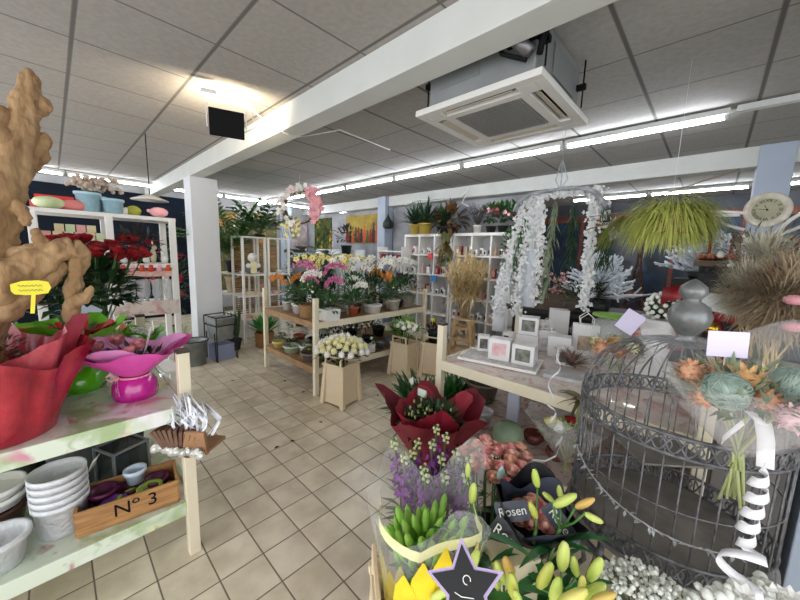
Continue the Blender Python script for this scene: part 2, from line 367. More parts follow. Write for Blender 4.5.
pp=MB(); pp.tube([(.12,-.36,.34),(.14,-.42,.26),(.18,-.39,.16),(.3,-.37,.1)],.012,8); pp.tube([(.34,-.33,.33),(.38,-.36,.25),(.35,-.34,.12)],.016,8); pp.build('pipe_insulation',BLACK,t)
MB().box((.28,-.34,.27),(.2,.05,.14)).build('control_box',BLACK,t,bevel=.004)
# ================= CLOCK
cp=Vector((.327,5.02,2.105)); t=thing('wall_clock','round white distressed wall clock with Roman numerals on the blue-grey column','clock',cp)
X90=Matrix.Rotation(PI/2,4,'X')
MB().lathe([(.17,-.02),(.172,.02),(.165,.035),(.13,.03),(.118,.012),(.112,.01)],40,M=X90).build('rim',mat('distressed_white','e2dccf',.6,'c4b8a2',14),t)
MB().lathe([(0,.008),(.118,.008)],40,M=X90).build('dial',mat('dial_cream','b9b69a',.6,'a39f84',6),t)
for i,s in enumerate(['XII','I','II','III','IV','V','VI','VII','VIII','IX','X','XI']):
    a=-i*PI/6; text(s,.04,BLACK,t,Matrix.Translation((math.sin(-a)*.09,-.011,math.cos(a)*.09))@Matrix.Rotation(PI/2,4,'X')@Matrix.Rotation(a,4,'Z'),'numeral')
h=MB(); h.rod((0,-.014,0),(-.025,-.014,.05),.008,.003); h.rod((0,-.014,0),(-.07,-.014,.012),.005,.003); h.ell((0,-.014,0),.008); h.build('hands',BLACK,t)
# ================= PAINTING
pc=at(361.5,229,y=5.2); t=thing('canvas_painting','colourful abstract canvas with red shapes on yellow, on the grey wall','painting',(pc.x,5.224,pc.z))
MB().box((0,0,0),(1.25,.03,.66)).build('canvas',mat('canvas_yellow','b8a238',.7,'8a6a2c',4),t)
pb=MB()
for i in range(11):
    x=-.56+i*.11; hh=R.uniform(.3,.52); pb.k=i%4
    pb.lathe([(.0,-.33),(R.uniform(.06,.09),-.3),(R.uniform(.04,.09),-.33+hh*.5),(.025,-.33+hh*.75),(.035,-.33+hh*.9),(0,-.33+hh)],8,c=(x,-.016,0),M=Matrix.Diagonal((1,.08,1,1)))
pb.build('figures',[mat('paint_red','8c2018',.6),mat('paint_dark','2c1a14',.6),mat('paint_orange','c2541c',.6),mat('paint_green','4a5a24',.6)],t)
# white low partition + magazine rack under the painting
tag(MB().box((-6.5,4.7,.8),(1.9,.05,1.62)).build('white_partition',mat('white_board','d9dde0',.5)),'white partition board standing below the canvas painting','partition')
t=thing('red_box_rack','white rack with a row of red and blue boxes right of the painting','rack',at(394,258,y=4.4))
f=MB(); [f.box((0,0,z),(.62,.25,.02)) for z in (-.1,.12)]; [f.box((x,0,.03),(.02,.25,.34)) for x in (-.31,.31)]; f.rod((-.31,-.12,-.1),(-.31,-.12,-1.3),.03); f.rod((.31,-.12,-.1),(.31,-.12,-1.3),.03); f.build('frame',WHITE,t)
for i in range(8): tag(MB().box((0,0,0),(.06,.1,.15)).build('boxed_candle',[mat('box_red','9c1c24',.5),mat('box_blue','3a4468',.5),mat('box_rose','b44a58',.5)][i%3],loc=at(394,258,y=4.4)+Vector((-.26+i*.072,-.03,-.01))),None,None)
for o in COL.objects:
    if o.name.startswith('boxed_candle'): tag(o,'small red or blue box lined up on the white rack right of the painting','box','boxes on the small white rack')
# hanging black lantern
lp=at(388,222,y=4.9); t=thing('hanging_lantern','small black conical lantern hanging in front of the blue-grey pillar','lantern',lp)
MB().lathe([(.005,.17),(.02,.12),(.10,.0),(.11,-.03),(.11,-.1),(.09,-.13)],8).build('body',mat('green_black','16211a',.5),t); MB().tube([(0,0,.17),(0,0,2.75-lp.z)],.004,4).build('cord',BLACK,t)
# ================= LEFT DISPLAY TABLE
CLOTH=blotch_mat('floral_oilcloth','d8e2d0',[('a9be8e',4.5,.54),('e6e2a4',3.2,.60),('cf94a2',5.5,.60),('f0eef0',6,.62),('9fb08a',14,.64),('b05a78',11,.68)],.2,coat=.5)
CLOTH2=blotch_mat('floral_cloth_pink','dccfc6',[('c99a98',9,.56),('a8746c',13,.6),('ece6dc',8,.6),('8f9a74',18,.66),('8c2a34',20,.71)],.35,coat=.3)
EDGE=mat('edge_print','ccded2',.3)
def rail_table(name,lab,x0,x1,y0,y1,cat='table',cloth=CLOTH,wood=CREAM,rail=None,cap=True,back=True,zt=.8,zl=.3,posts=None):
    cx,cy=(x0+x1)/2,(y0+y1)/2; t=thing(name,lab,cat,(cx,cy,0)); dx,dy=x1-x0,y1-y0
    MB().box((0,0,zt-.012),(dx,dy,.024)).build('tabletop',cloth,t,bevel=.002)
    MB().box((0,0,zl-.012),(dx,dy,.024)).build('lower_shelf',cloth,t,bevel=.002)
    for z in (zt,zl):
        for c,d in (((0,-dy/2-.011,z-.03),(dx,.022,.07)),((0,dy/2+.011,z-.03),(dx,.022,.07)),((-dx/2-.011,0,z-.03),(.022,dy,.07)),((dx/2+.011,0,z-.03),(.022,dy,.07))):
            MB().box(c,d).build('edge_rail',rail or wood,t,bevel=.003)
    for sx in (-1,1):
        for sy in (-1,1):
            p=MB().box((sx*(dx/2+.0),sy*(dy/2+.0),.53),(.05,.05,1.06)).build('post',wood,t,bevel=.004)
            if cap: MB().box((sx*(dx/2),sy*(dy/2),1.066),(.053,.053,.014)).build('cap',mat('post_cap','3a2a20',.5),p)
    return t
rail_table('display_table','two-tier display table with mint floral oilcloth at the left foreground',-2.86,-1.765,-1.35,.385,rail=CLOTH)
# lower shelf pots
def pot(mb,r,h,c=(0,0,0),rim=.012,taper=.75,n=24,th=.006,fill=None):
    c=Vector(c); mb.lathe([(0,0),(r*taper,0),(r*.96,h-.02),(r+rim*.4,h-.02),(r+rim*.4,h),(r-th,h),(r*.94-th,h-.03),(r*taper-th,.02),(0,.02)],n,c=c)
    return mb
def potthing(name,lab,p,r,h,m,cat='pot',grp=None,**k): return tag(pot(MB(),r,h,**k).build(name,m,loc=p),lab,cat,grp)
WD=mat('dimple_white','e4e6ea',.35,'dfe1e6',40,bump=.8)
for i in range(5):
    potthing('flower_pot',['white embossed pot at the bottom of the stack by the number crate','white embossed pot second from the bottom of the stack','white embossed pot in the middle of the stack','white embossed pot second from the top of the stack','topmost white embossed pot of the stack by the number crate'][i],(-1.95,-.06,.302+i*.032),.092,.15,WD,grp='stacked white pots',th=.004,taper=.84,rim=.004)
tag(MB().ribbon([(-.02,0,0),(.02,.01,.05),(.05,.02,.085)],.06,side=(1,-.5,0)).build('price_tag',WPET,loc=(-1.99,.045,.5),solid=.002),'white paper tag sticking up beside the stack of white pots','tag')
p=potthing('flower_pot','white rimmed pot with basket weave pattern at bottom left corner',(-1.87,-.235,.302),.085,.125,WD,rim=.02)
pot_b=potthing('flower_pot','brown rimmed pot nested in white bands at left edge of the lower shelf',(-2.12,-.26,.302),.10,.12,mat('brown_glaze','4a2c1c',.3))
for i in range(2): potthing('flower_pot',['lower white band pot holding the brown pot at the left edge','upper white band pot under the brown pot at the left edge'][i],(-2.12,-.26,.425+i*.04),.10,.05,WPOT,taper=.9)
potthing('flower_bowl','shallow pale blue bowl at left edge under the tabletop',(-2.42,-.29,.302),.12,.30,mat('pale_blue_glaze','b4c2de',.3),'bowl',taper=.6)
potthing('flower_pot','large dark grey plastic pot behind the white pot stack',(-2.35,.02,.302),.15,.30,GPOT,rim=.03)
potthing('flower_pot','large black pot behind the number crate under the table',(-2.55,.2,.302),.15,.28,BPOT)
potthing('flower_pot','wide dark pot at the back of the lower shelf behind glass box',(-2.6,-.12,.302),.14,.3,BPOT)
# crate no 3
t=thing('wooden_crate','low wooden crate marked No 3 holding small coloured pots','crate',(-1.905,.17,.302),math.radians(82)); L_,W_,H_=.36,.20,.115
for n,c,d in (('front',(0,-W_/2,H_/2),(L_,.012,H_)),('back',(0,W_/2,H_/2),(L_,.012,H_)),('side',(-L_/2,0,H_/2),(.012,W_,H_)),('side',(L_/2,0,H_/2),(.012,W_,H_)),('bottom',(0,0,.006),(L_,W_,.01))): MB().box(c,d).build(n+'_board',WOOD,t,bevel=.002)
text('Nº 3',.085,BLACK,t,Matrix.Translation((.02,-W_/2-.0065,.065))@Matrix.Rotation(PI/2,4,'X'))
CM=Matrix.Rotation(math.radians(82),4,'Z')
for i,(x,y,z,r,m,l) in enumerate([(-.12,0,.03,.05,PURP,'dark purple bowl at the left end inside the number crate'),(-.10,.03,.075,.052,mat('plum','58123e',.4),'plum bowl stacked above the dark purple bowl in the crate'),(-.01,.03,.05,.05,mat('plum','58123e',.4),'plum bowl at the centre back of the number crate'),(.0,-.045,.05,.042,mat('lime_glaze','9fc22a',.3),'lime green bowl beside the numeral on the crate front'),(.075,-.045,.06,.045,mat('olive_glaze','7f9a32',.35),'olive green bowl right of the lime green bowl in the crate'),(.1,.03,.05,.05,mat('plum','58123e',.4),'plum bowl at the right end of the number crate'),(-.06,-.05,.05,.045,mat('violet_glaze','5c2a80',.35),'violet bowl at the front left inside the number crate')]):
    potthing('small_bowl',l,CM@Vector((x,y,0))+Vector((-1.905,.17,.315+z-.03)),r,.055,m,'bowl','bowls in the number crate',n=16)
potthing('small_cup','small pale blue cup standing on the plum bowls in the crate',CM@Vector((.02,.045,0))+Vector((-1.905,.17,.392)),.042,.07,mat('ice_glaze','c8d6e6',.3),'cup')
t=thing('glass_lantern','dark glass box lantern standing behind the number crate','lantern',(-2.14,.17,.302),.4)
fr=MB()
for sx in (-1,1):
    for sy in (-1,1): fr.rod((sx*.08,sy*.08,0),(sx*.08,sy*.08,.22),.01)
for z in (.005,.215):
    for s in (-1,1): fr.rod((-.08,s*.08,z),(.08,s*.08,z),.01); fr.rod((s*.08,-.08,z),(s*.08,.08,z),.01)
fr.build('frame',MET,t); MB().box((0,0,.11),(.15,.15,.2)).build('glass',mat('smoked_glass','30353a',.08,alpha=.7),t)
# hanging basket of ribbons at the post
bp=Vector((-1.715,.385,.60)); t=thing('ribbon_basket','brown slatted basket with white lace roses and white ribbon loops at the table post','basket',bp,math.radians(35))
sl=MB()
for i in range(11):
    a=-.95+i*.17; sl.box((math.sin(a)*.085-.03,-.02+.0*i,.055),(.014,.11,.12),M=Matrix.Rotation(a*.8,4,'Y')@Matrix.Rotation(.1*i,4,'Z'))
sl.build('slats',mat('brown_slat','7c5a44',.7,'5c4030',20),t)
MB().box((.07,-.05,.06),(.115,.02,.11),M=Matrix.Rotation(.15,4,'Z'),taper=.8).build('front_card',mat('kraft_card','9c7452',.7,'8a6444',12),t,bevel=.003)
MB().box((-.01,.03,.005),(.24,.14,.015)).build('base',mat('kraft_card','9c7452',.7),t)
for i in range(11): MB().rose((-.12+i*.024,-.07+.008*math.sin(i),.018+.006*(i%2)),(0,-1,.6),.019).build('lace_rose',WPET,t)
rb=MB()
for i in range(26):
    a=i*2.4; x0=R.uniform(-.05,.08); x1=x0+R.uniform(-.07,.07); hh=R.uniform(.09,.19)
    rb.ribbon([(x0,R.uniform(-.04,.02),.08),(x0+(-.05+.005*i%3),-.03+R.uniform(-.03,.03),.08+hh*.6),((x0+x1)/2,R.uniform(-.05,.02),.09+hh),(x1+.04,R.uniform(-.04,.03),.08+hh*.6),(x1,-.01,.08)],.012,side=lambda q,a=a:(math.cos(a+q),math.sin(a+q),.3))
rb.build('ribbon_loops',mat('white_ribbon','eef0f6',.5),t)
# ================= WRAPPED PLANTS ON THE TABLETOP
def wrap(mb,r0,r1,h,z0=0,pl=9,amp=.12,cor=5,camp=.2,n=54,rows=7,flare=1.6,ph=0,asp=1):
    vs=[];fs=[]
    for j in range(rows+1):
        t=j/rows; r=r0+(r1-r0)*t**flare
        for k in range(n):
            a=2*PI*k/n; q=1+amp*t*math.sin(pl*a+ph*2)+amp*.5*t*math.sin(pl*2.3*a+1+ph); cp=camp*t*abs(math.cos(cor*a/2+ph))**2
            rr=r*q*(1+cp*.6); vs.append((rr*math.cos(a)*asp,rr*math.sin(a),z0+h*t*(1-.08*math.sin(3*a+ph))+cp*h*.55))
    for j in range(rows):
        for k in range(n): fs.append((j*n+k,j*n+(k+1)%n,(j+1)*n+(k+1)%n,(j+1)*n+k))
    return mb.add(vs,fs,True)
def foliage(mb,c,n,L,w,elev=(.2,1.3),droop=.6,spread=.04,seg=3):
    for i in range(n):
        a=R.uniform(0,2*PI); e=R.uniform(*elev); d=(math.cos(a)*math.cos(e),math.sin(a)*math.cos(e),math.sin(e))
        mb.blade((c[0]+R.uniform(-spread,spread),c[1]+R.uniform(-spread,spread),c[2]),d,L*R.uniform(.7,1.15),w*R.uniform(.8,1.2),droop,seg)
    return mb
def leafball(mb,c,rx,rz,n,L,w,lower=-.3):
    """leaves spread through a dome, so the crown reads as dense foliage"""
    for i in range(n):
        z=R.uniform(lower,1); a=R.uniform(0,2*PI); s=math.sqrt(max(0,1-z*z)); k=R.uniform(.55,1)
        e=Vector((s*math.cos(a),s*math.sin(a),z+.25)); p=Vector(c)+Vector((s*math.cos(a)*rx*k,s*math.sin(a)*rx*k,z*rz*k))
        mb.blade(p,e+Vector((R.uniform(-.5,.5),R.uniform(-.5,.5),R.uniform(-.3,.3))),L*R.uniform(.7,1.2),w,.7,2)
    return mb
FP=mat('pink_foil','d0259a',.16,'b8188a',9,coat=.6,bump=.5); PW=mat('pink_sheet','e23aa6',.4,'e86ac0',4,alpha=.96); PW2=mat('pale_pink_sheet','eda0da',.45)
GF=mat('green_foil','63c21c',.16,'4aa012',9,coat=.6,bump=.5); GW=mat('green_sheet','7ac832',.4,'5ca820',5)
RW=mat('red_foil_sheet','c83044',.2,'a0182e',9,coat=.6,bump=2.2,alpha=.88); RW2=mat('rose_red_sheet','cc5462',.35,'b23a4c',6,coat=.4,bump=1.6); OW=mat('orange_sheet','e8862a',.45,'d4701a',5); MW=mat('mint_sheet','bcd8cc',.4,'d8ece0',5)
t=thing('wrapped_plant','small plant in magenta foil pot with flared pink wrap and bow on tabletop','plant',(-2.03,.235,.8),.3)
MB().lathe([(0,0),(.085,0),(.092,.03),(.088,.08),(.07,.105),(.055,.115)],28,fn=lambda a,j:1+.03*math.sin(11*a+j)).build('foil_pot',FP,t)
w=MB(); wrap(w,.05,.19,.12,.115,6,.10,4,.45,ph=.4,flare=.9); w.build('wrap',PW,t)
w=MB(); wrap(w,.04,.16,.13,.12,5,.10,3,.45,ph=1.2,flare=.9); w.build('inner_wrap',PW2,t)
b=MB(); [b.ribbon([(0,-.07,.115),(s*.03,-.09,.13),(s*.045,-.1,.115),(s*.02,-.09,.1),(0,-.07,.115)],.012,side=(0,0,1)) for s in (-1,1)]; [b.ribbon([(0,-.07,.11),(s*.03,-.085,.08),(s*.05,-.088,.04)],.008,side=(1,0,.3)) for s in (-1,1)]; b.ell((0,-.075,.115),.013); b.tube([(.062*math.cos(i*PI/8),.062*math.sin(i*PI/8),.11) for i in range(16)],.006,4,closed=True); b.build('bow',PINK,t)
foliage(MB(),(0,0,.2),45,.10,.022,(.1,1.2),.3,.09).build('foliage',mat('purple_leaf','3a2e3e',.5,'2c4a2a',12),t)
[MB().rose((R.uniform(-.1,.12),R.uniform(-.1,.08),.26+R.uniform(-.02,.02)),(R.uniform(-.4,.4),-.3,1),.032).build('flower',mat('dusty_pink','d88e92',.6),t) for i in range(4)]
tag(MB().rod((0,0,0),(.03,.04,.17),.014,.003).box((.036,.045,.18),(.02,.004,.05)).build('plant_label',WPOT,loc=(-2.02,.27,.98)),'tall white plastic label stuck in the pink wrapped plant','label')
t=thing('wrapped_plant','plant in shiny lime green foil pot between red and pink wraps','plant',(-2.33,.045,.8))
MB().lathe([(0,0),(.10,0),(.115,.03),(.118,.07),(.09,.11),(.06,.12)],28,fn=lambda a,j:1+.05*math.sin(9*a+j)).build('foil_pot',GF,t)
w=MB(); wrap(w,.06,.19,.22,.11,7,.12,4,.3,ph=.9); w.build('wrap',GW,t)
leafball(MB(),(0,0,.26),.1,.09,70,.07,.03).build('foliage',LEAF,t)
w=MB(); wrap(w,.05,.12,.10,.22,7,.12,4,.6,ph=.1,flare=1); w.build('red_wrap',mat('red_paper','c01420',.35),t)
b=MB(); [b.ribbon([(.02,-.11,.12),(s*.05,-.14,.14),(s*.07,-.13,.11),(.02,-.11,.12)],.012,side=(0,0,1)) for s in (-1,1)]; b.build('bow',mat('dark_red_ribbon','7c1420',.4),t)
# large red wrapped arrangement
t=thing('wrapped_arrangement','large plant arrangement in crinkled red transparent wrap at the left edge','plant',(-1.95,-.20,.8),.2)
w=MB(); wrap(w,.16,.24,.30,0,13,.09,5,.30,ph=.2,flare=1.1,rows=10); w.build('wrap',RW,t)
w=MB(); wrap(w,.15,.22,.34,.02,8,.10,3,.38,ph=1.4,flare=1.2); w.build('inner_wrap',RW2,t)
leafball(MB(),(-.02,-.04,.30),.15,.12,260,.035,.014).build('heather_foliage',mat('heather','5a3a38',.7,'3a4a2c',30),t)
f=MB(); [f.pom((R.uniform(-.15,0),R.uniform(-.19,-.05),.40+R.uniform(-.02,.03)),.018,16) for i in range(16)]; f.build('white_flowers',WPET,t)
t=thing('sedum_bowl','grey-green sedum plant behind the red wrap','plant',(-2.22,-.09,.8)); pot(MB(),.10,.16).build('pot',GPOT,t)
f=MB(); [f.ell((R.gauss(0,.07),R.gauss(0,.07),.24+R.uniform(-.06,.05)),R.uniform(.012,.022),6,4) for i in range(110)]; f.build('heads',mat('sedum_grey','a8a080',.8,'c4b8a4',30),t)
leafball(MB(),(0,0,.2),.12,.08,120,.04,.02).build('foliage',GLEAF,t)
# yellow sign
t=thing('plant_sign','yellow plastic plant label with handwritten name on a stick','sign',at(31,288,x=-1.70),math.radians(86))
n=MB(); pr=[(-.07,-.012),(-.06,-.03),(-.02,-.036),(.02,-.036),(.06,-.03),(.073,.0),(.065,.03),(.03,.04),(-.03,.038),(-.07,.022)]
n.add([(x,-.002,z) for x,z in pr]+[(x,.002,z) for x,z in pr],[tuple(range(10)),tuple(range(19,9,-1))]+[(i,(i+1)%10,10+(i+1)%10,10+i)[::-1] for i in range(10)]); n.build('label_plate',mat('sign_yellow','e8d81c',.4),t)
MB().box((-.0,0,-.085),(.016,.003,.1),M=Matrix.Rotation(.12,4,'Y')).build('stick',mat('sign_yellow','e8d81c',.4),t)
sc_=MB()
for r_,z in enumerate((.012,-.012)): sc_.tube([(-.045+.0045*i,-.003,z+.006*math.sin(i*1.9)) for i in range(20)],.0011,4)
sc_.build('handwriting',mat('green_ink','4c8a3c',.5),t); t.scale=(.66,.66,.66)
# orange / mint wraps behind
def bouquet(name,lab,p,r,h,wm,fm,fr=.03,nf=9,leaf=LEAF,ph=0,rz=0,foil=None,cor=4):
    t=thing(name,lab,'bouquet',p,rz); w=MB(); wrap(w,r*.28,r,h,0,7,.1,cor,.35,ph=ph,flare=.9); w.build('wrap',wm,t)
    leafball(MB(),(0,0,h*.85),r*.75,h*.28,60,r*.4,r*.12).build('foliage',leaf,t)
    for i in range(nf):
        a=i*2.4; q=r*.7*math.sqrt((i+.5)/nf); MB().rose((q*math.cos(a),q*math.sin(a),h*1.05+R.uniform(-.01,.02)),(math.cos(a)*.4,math.sin(a)*.4,1),fr).build('bloom',fm,t)
    return t
bouquet('bouquet','bouquet in folded orange paper standing behind the driftwood foot',(-2.72,.09,.8),.17,.2,OW,mat('orange_flower','d8542a',.6),ph=.4)
bouquet('bouquet','bouquet with white blooms in mint and green paper on the table',(-2.55,.25,.8),.19,.17,MW,WPET,nf=10,leaf=YLEAF,ph=1.1)
bouquet('bouquet','small bouquet in bright green paper at the back corner of the table',(-2.68,.33,.8),.13,.18,GW,WPET,nf=5,leaf=YLEAF,ph=.1)
# roses
t=thing('rose_bucket','bucket of tall red roses behind the driftwood','flowers',(-2.75,.14,.8)); pot(MB(),.09,.22).build('bucket',BPOT,t)
st=MB(); hd=[]
for i in range(34):
    a=i*2.4; q=.23*math.sqrt((i+.5)/34); x,y=q*math.cos(a)*1.0,q*math.sin(a)*1.25; z=.79-q*.5+R.uniform(-.05,.04); st.tube([(0,0,.1),(x*.5,y*.5,z*.6),(x,y,z)],.004,4); hd.append((x,y,z))
st.build('stems',STEM,t); leafball(MB(),(0,0,.44),.2,.24,420,.09,.06).build('foliage',DLEAF,t)
for p in hd: MB().rose(p,(p[0],p[1],.45),.04).build('rose',RPET,t)
t=thing('rose_bucket','bucket of dark red roses in the left corner behind the driftwood arm','flowers',(-2.7,-.42,.8)); pot(MB(),.09,.22).build('bucket',BPOT,t)
leafball(MB(),(0,0,.45),.2,.25,160,.08,.05).build('foliage',DLEAF,t)
for i in range(20):
    a=i*2.4; q=.24*math.sqrt((i+.5)/20); MB().rose((q*math.cos(a),q*math.sin(a),.72-q*.3+R.uniform(-.05,.05)),(math.cos(a)*.5,math.sin(a)*.5,1),.042).build('rose',RPET,t)
tag(MB().box((0,0,0),(.1,.003,.09),M=Matrix.Rotation(.6,4,'Y')).build('price_card',mat('blue_white_card','cdd2ea',.5),loc=at(88,312,x=-2.6),rz=1.2),'pale bluish price card propped between sedum and orange bouquet','card')
# ================= DRIFTWOOD
DW=mat('driftwood','b3936c',.9,'80603f',16,stretch=(1,1,.28),bump=2.2,contrast=.6)
def limb(mb,pts,rs,n=12,ro=.12):
    """gnarled limb: smooth path resampled, radius with knots"""
    P=[Vector(p) for p in pts]; out=[];rr=[]
    for i in range(len(P)-1):
        p0=P[max(i-1,0)];p1=P[i];p2=P[i+1];p3=P[min(i+2,len(P)-1)]
        for k in range(5):
            t=k/5; out.append(.5*((2*p1)+(p2-p0)*t+(2*p0-5*p1+4*p2-p3)*t*t+(3*p1-p0-3*p2+p3)*t**3)); rr.append((rs[i]*(1-t)+rs[i+1]*t)*(1+ro*math.sin(k*2.1+i*1.7)))
    out.append(P[-1]); rr.append(rs[-1]*.8)
    s0=len(mb.v); mb.tube(out,rr,n)
    for j in range(s0,len(mb.v)):
        v=Vector(mb.v[j]); c=out[(j-s0)//n]; k=(j-s0)%n; mb.v[j]=tuple(c+(v-c)*(1+ro*1.2*math.sin(k*2.7+((j-s0)//n)*.35)+ro*.6*math.sin(k*5.1)))
t=thing('driftwood','large gnarled pale driftwood root rising from the table at the left','driftwood',(-2.0,-.1,.8))
D=MB()
def dp(u,v,x): 
    p=at(u,v,x=x); return tuple(p-Vector((-2.0,-.1,.8)))
limb(D,[dp(-34,380,-1.98),dp(-30,300,-1.96),dp(-22,240,-1.95),dp(-10,195,-1.94),dp(10,160,-1.94),dp(24,125,-1.95),dp(28,95,-1.95),dp(28,68,-1.95)],[.10,.10,.10,.10,.07,.045,.042,.012],14,.1)
limb(D,[dp(30,118,-1.95),dp(30,95,-1.95),dp(34,76,-1.95)],[.035,.03,.018],10)
limb(D,[dp(27,110,-1.95),dp(38,106,-1.95),dp(49,103,-1.93)],[.045,.03,.02],10)
limb(D,[dp(14,165,-1.95),dp(30,160,-1.95),dp(40,148,-1.95),dp(45,132,-1.96)],[.05,.035,.03,.014],10)
limb(D,[dp(-8,165,-1.97),dp(-5,130,-1.96),dp(4,106,-1.95)],[.09,.07,.02],10)
limb(D,[dp(-8,212,-1.92),dp(14,205,-1.9),dp(24,214,-1.88),dp(27,226,-1.87)],[.05,.03,.024,.012],10)
limb(D,[dp(-30,292,-1.95),dp(0,282,-1.9),dp(30,266,-1.88),dp(55,252,-1.86),dp(74,247,-1.86)],[.09,.085,.06,.04,.04],12)
limb(D,[dp(-30,268,-1.97),dp(0,262,-1.95),dp(28,254,-1.9),dp(40,244,-1.88),dp(34,228,-1.86)],[.05,.045,.035,.022,.008],10)
limb(D,[dp(48,254,-1.88),dp(44,242,-1.88),dp(38,236,-1.88)],[.03,.02,.01],9)
limb(D,[dp(70,247,-1.86),dp(79,254,-1.87),dp(77,275,-1.88),dp(73,300,-1.92),dp(75,335,-2.0),dp(78,372,-2.12)],[.035,.035,.025,.03,.028,.02],12)
limb(D,[dp(73,302,-1.9),dp(84,298,-1.88),dp(94,286,-1.87)],[.028,.024,.013],10)
limb(D,[dp(-30,318,-1.93),dp(5,305,-1.9),dp(35,288,-1.89),dp(66,262,-1.88)],[.05,.05,.035,.02],10)
ro=D.build('root',DW,t,sub=2)
for nm_,sz_,st_ in (('wood_knots',.09,.035),('wood_grain',.018,.010)):
    tx=bpy.data.textures.new(nm_,'CLOUDS'); tx.noise_scale=sz_; dm=ro.modifiers.new(nm_,'DISPLACE'); dm.texture=tx; dm.strength=st_; dm.mid_level=.5
# ================= WHITE SHELF UNIT BEHIND THE LEFT TABLE
X0=-3.42; Y_=[-.08,.32,.73]; ZT=1.79; DP=.36
t=thing('shelf_unit','tall white open shelf unit with gifts behind the left table','shelf',(X0,0,0))
for y in Y_:
    for x in (0,-DP): MB().box((x,y,ZT/2),(.045,.045,ZT)).build('upright',WHITE,t,bevel=.003)
for z,y0,y1 in ((ZT,-.1,.755),(1.58,-.08,.32),(1.40,.32,.73),(1.06,.32,.73),(.9,-.08,.32),(.45,-.08,.73)): MB().box((-DP/2,(y0+y1)/2,z-.015),(DP+.04,y1-y0,.03)).build('shelf_board',WHITE,t,bevel=.002)
wr=MB()
for i in range(4): wr.tube([(-DP,.34+.13*i,1.24),(-DP,.36+.12*i,1.6)],.004,4)
for z in (1.4,1.6): wr.tube([(-DP,.33,z),(-DP,.75,z)],.004,4)
wr.build('wire_back',DMET,t)
MB().box((.03,.52,1.03),(.006,.44,.12)).build('valance',CLOTH2,t)
def on(u,v,x=X0-.15): return at(u,v,x=x)
def putz(u,x,z,v=230):
    p=at(u,v,x=x); return Vector((x,p.y,z))
XS=X0-.16
tag(MB().box((0,0,.05),(.14,.2,.1)).build('gift_box',mat('coral_red','d8322c',.5),loc=putz(58,XS,ZT)),'red gift box on top of the white shelf unit','box')
tag(MB().box((0,0,.03),(.1,.1,.06)).ell((0,-.0,.075),.028).build('ornament',mat('red_white','c8545a',.5),loc=putz(43,XS,ZT)),'small red box with white knob at the left end of the shelf top','ornament')
tag(MB().ell((0,0,.045),(.07,.09,.045)).build('green_melon',mat('melon','b2c48a',.6,'dfe6c0',12),loc=putz(52,XS+.08,ZT)),'pale green squashed gourd ornament on the shelf top','ornament')
tag(MB().ell((0,0,.04),(.06,.085,.045)).build('pink_gourd',mat('salmon','e08a84',.6,'d47a78',10),loc=putz(77,XS+.06,ZT)),'salmon pink gourd ornament right of the red gift box','ornament')
BLUEP=mat('blue_dotted','9fc6d6',.45,'b2d6e2',40)
for u,r,h,l in ((91,.075,.15,'larger light blue dotted pot on top of the white shelf unit'),(98,.07,.14,'light blue dotted pot behind under the dried bouquet on the shelf top'),(115,.07,.12,'smaller light blue dotted pot to the right on the shelf top')): potthing('dotted_pot',l,putz(u,XS+(.04 if u!=98 else -.08),ZT),r,h,BLUEP,taper=.85)
t=thing('dried_bouquet','beige dried flower bouquet above the light blue pots','bouquet',putz(98,XS-.08,ZT+.135)); f=MB(); [f.ell((R.gauss(0,.05),R.gauss(0,.07),.05+R.uniform(0,.10)),R.uniform(.01,.02),6,4) for i in range(120)]; f.build('flowers',mat('dried_beige','c8b8a8',.8,'a08a78',30),t)
t=thing('duck_ornament','white goose ornament leaning on the shelf top','ornament',putz(126,XS,ZT)); MB().ell((0,0,.035),(.03,.06,.03),M=Matrix.Rotation(.5,4,'X')).tube([(0,-.04,.05),(0,-.06,.09),(0,-.05,.11)],[.014,.01,.012],8).build('body',WPOT,t)
tag(MB().ell((0,0,.045),(.045,.055,.045)).build('yellow_ball',mat('chartreuse','b2ae3c',.5,'8c9a34',12),loc=putz(135,XS,ZT)),'yellow green ball ornament on the shelf top','ornament')
t=thing('piggy_bank','pink piggy bank at the right end of the shelf top','ornament',putz(160,XS+.06,ZT)); MB().ell((0,0,.05),(.045,.07,.042)).ell((0,-.07,.055),(.015,.015,.015)).build('body',PINK,t); MB().blade((0,-.05,.085),(0,-.3,1),.03,.02,0,1).build('ear',PINK,t)
CN=[mat('candle_pink','e2a8a0',.5),mat('candle_cream','dccaa0',.5),mat('candle_mint','c8d2a8',.5)]
for r_,(zz,k,xo) in enumerate(((1.58,6,.0),(1.636,4,-.03))):
    for i in range(k):
        y=(-.02 if r_==0 else .05)+i*.058
        tag(MB().box((0,0,.028),(.052,.05,.054)).build('candle_box',CN[(i+r_)%3] ,loc=(X0-.08+xo,y,zz)),['small pastel square box in the lower row of boxes on the shelf','small pastel square box in the upper row of boxes on the shelf'][r_],'box','pastel boxes row %s'%['below','above'][r_])
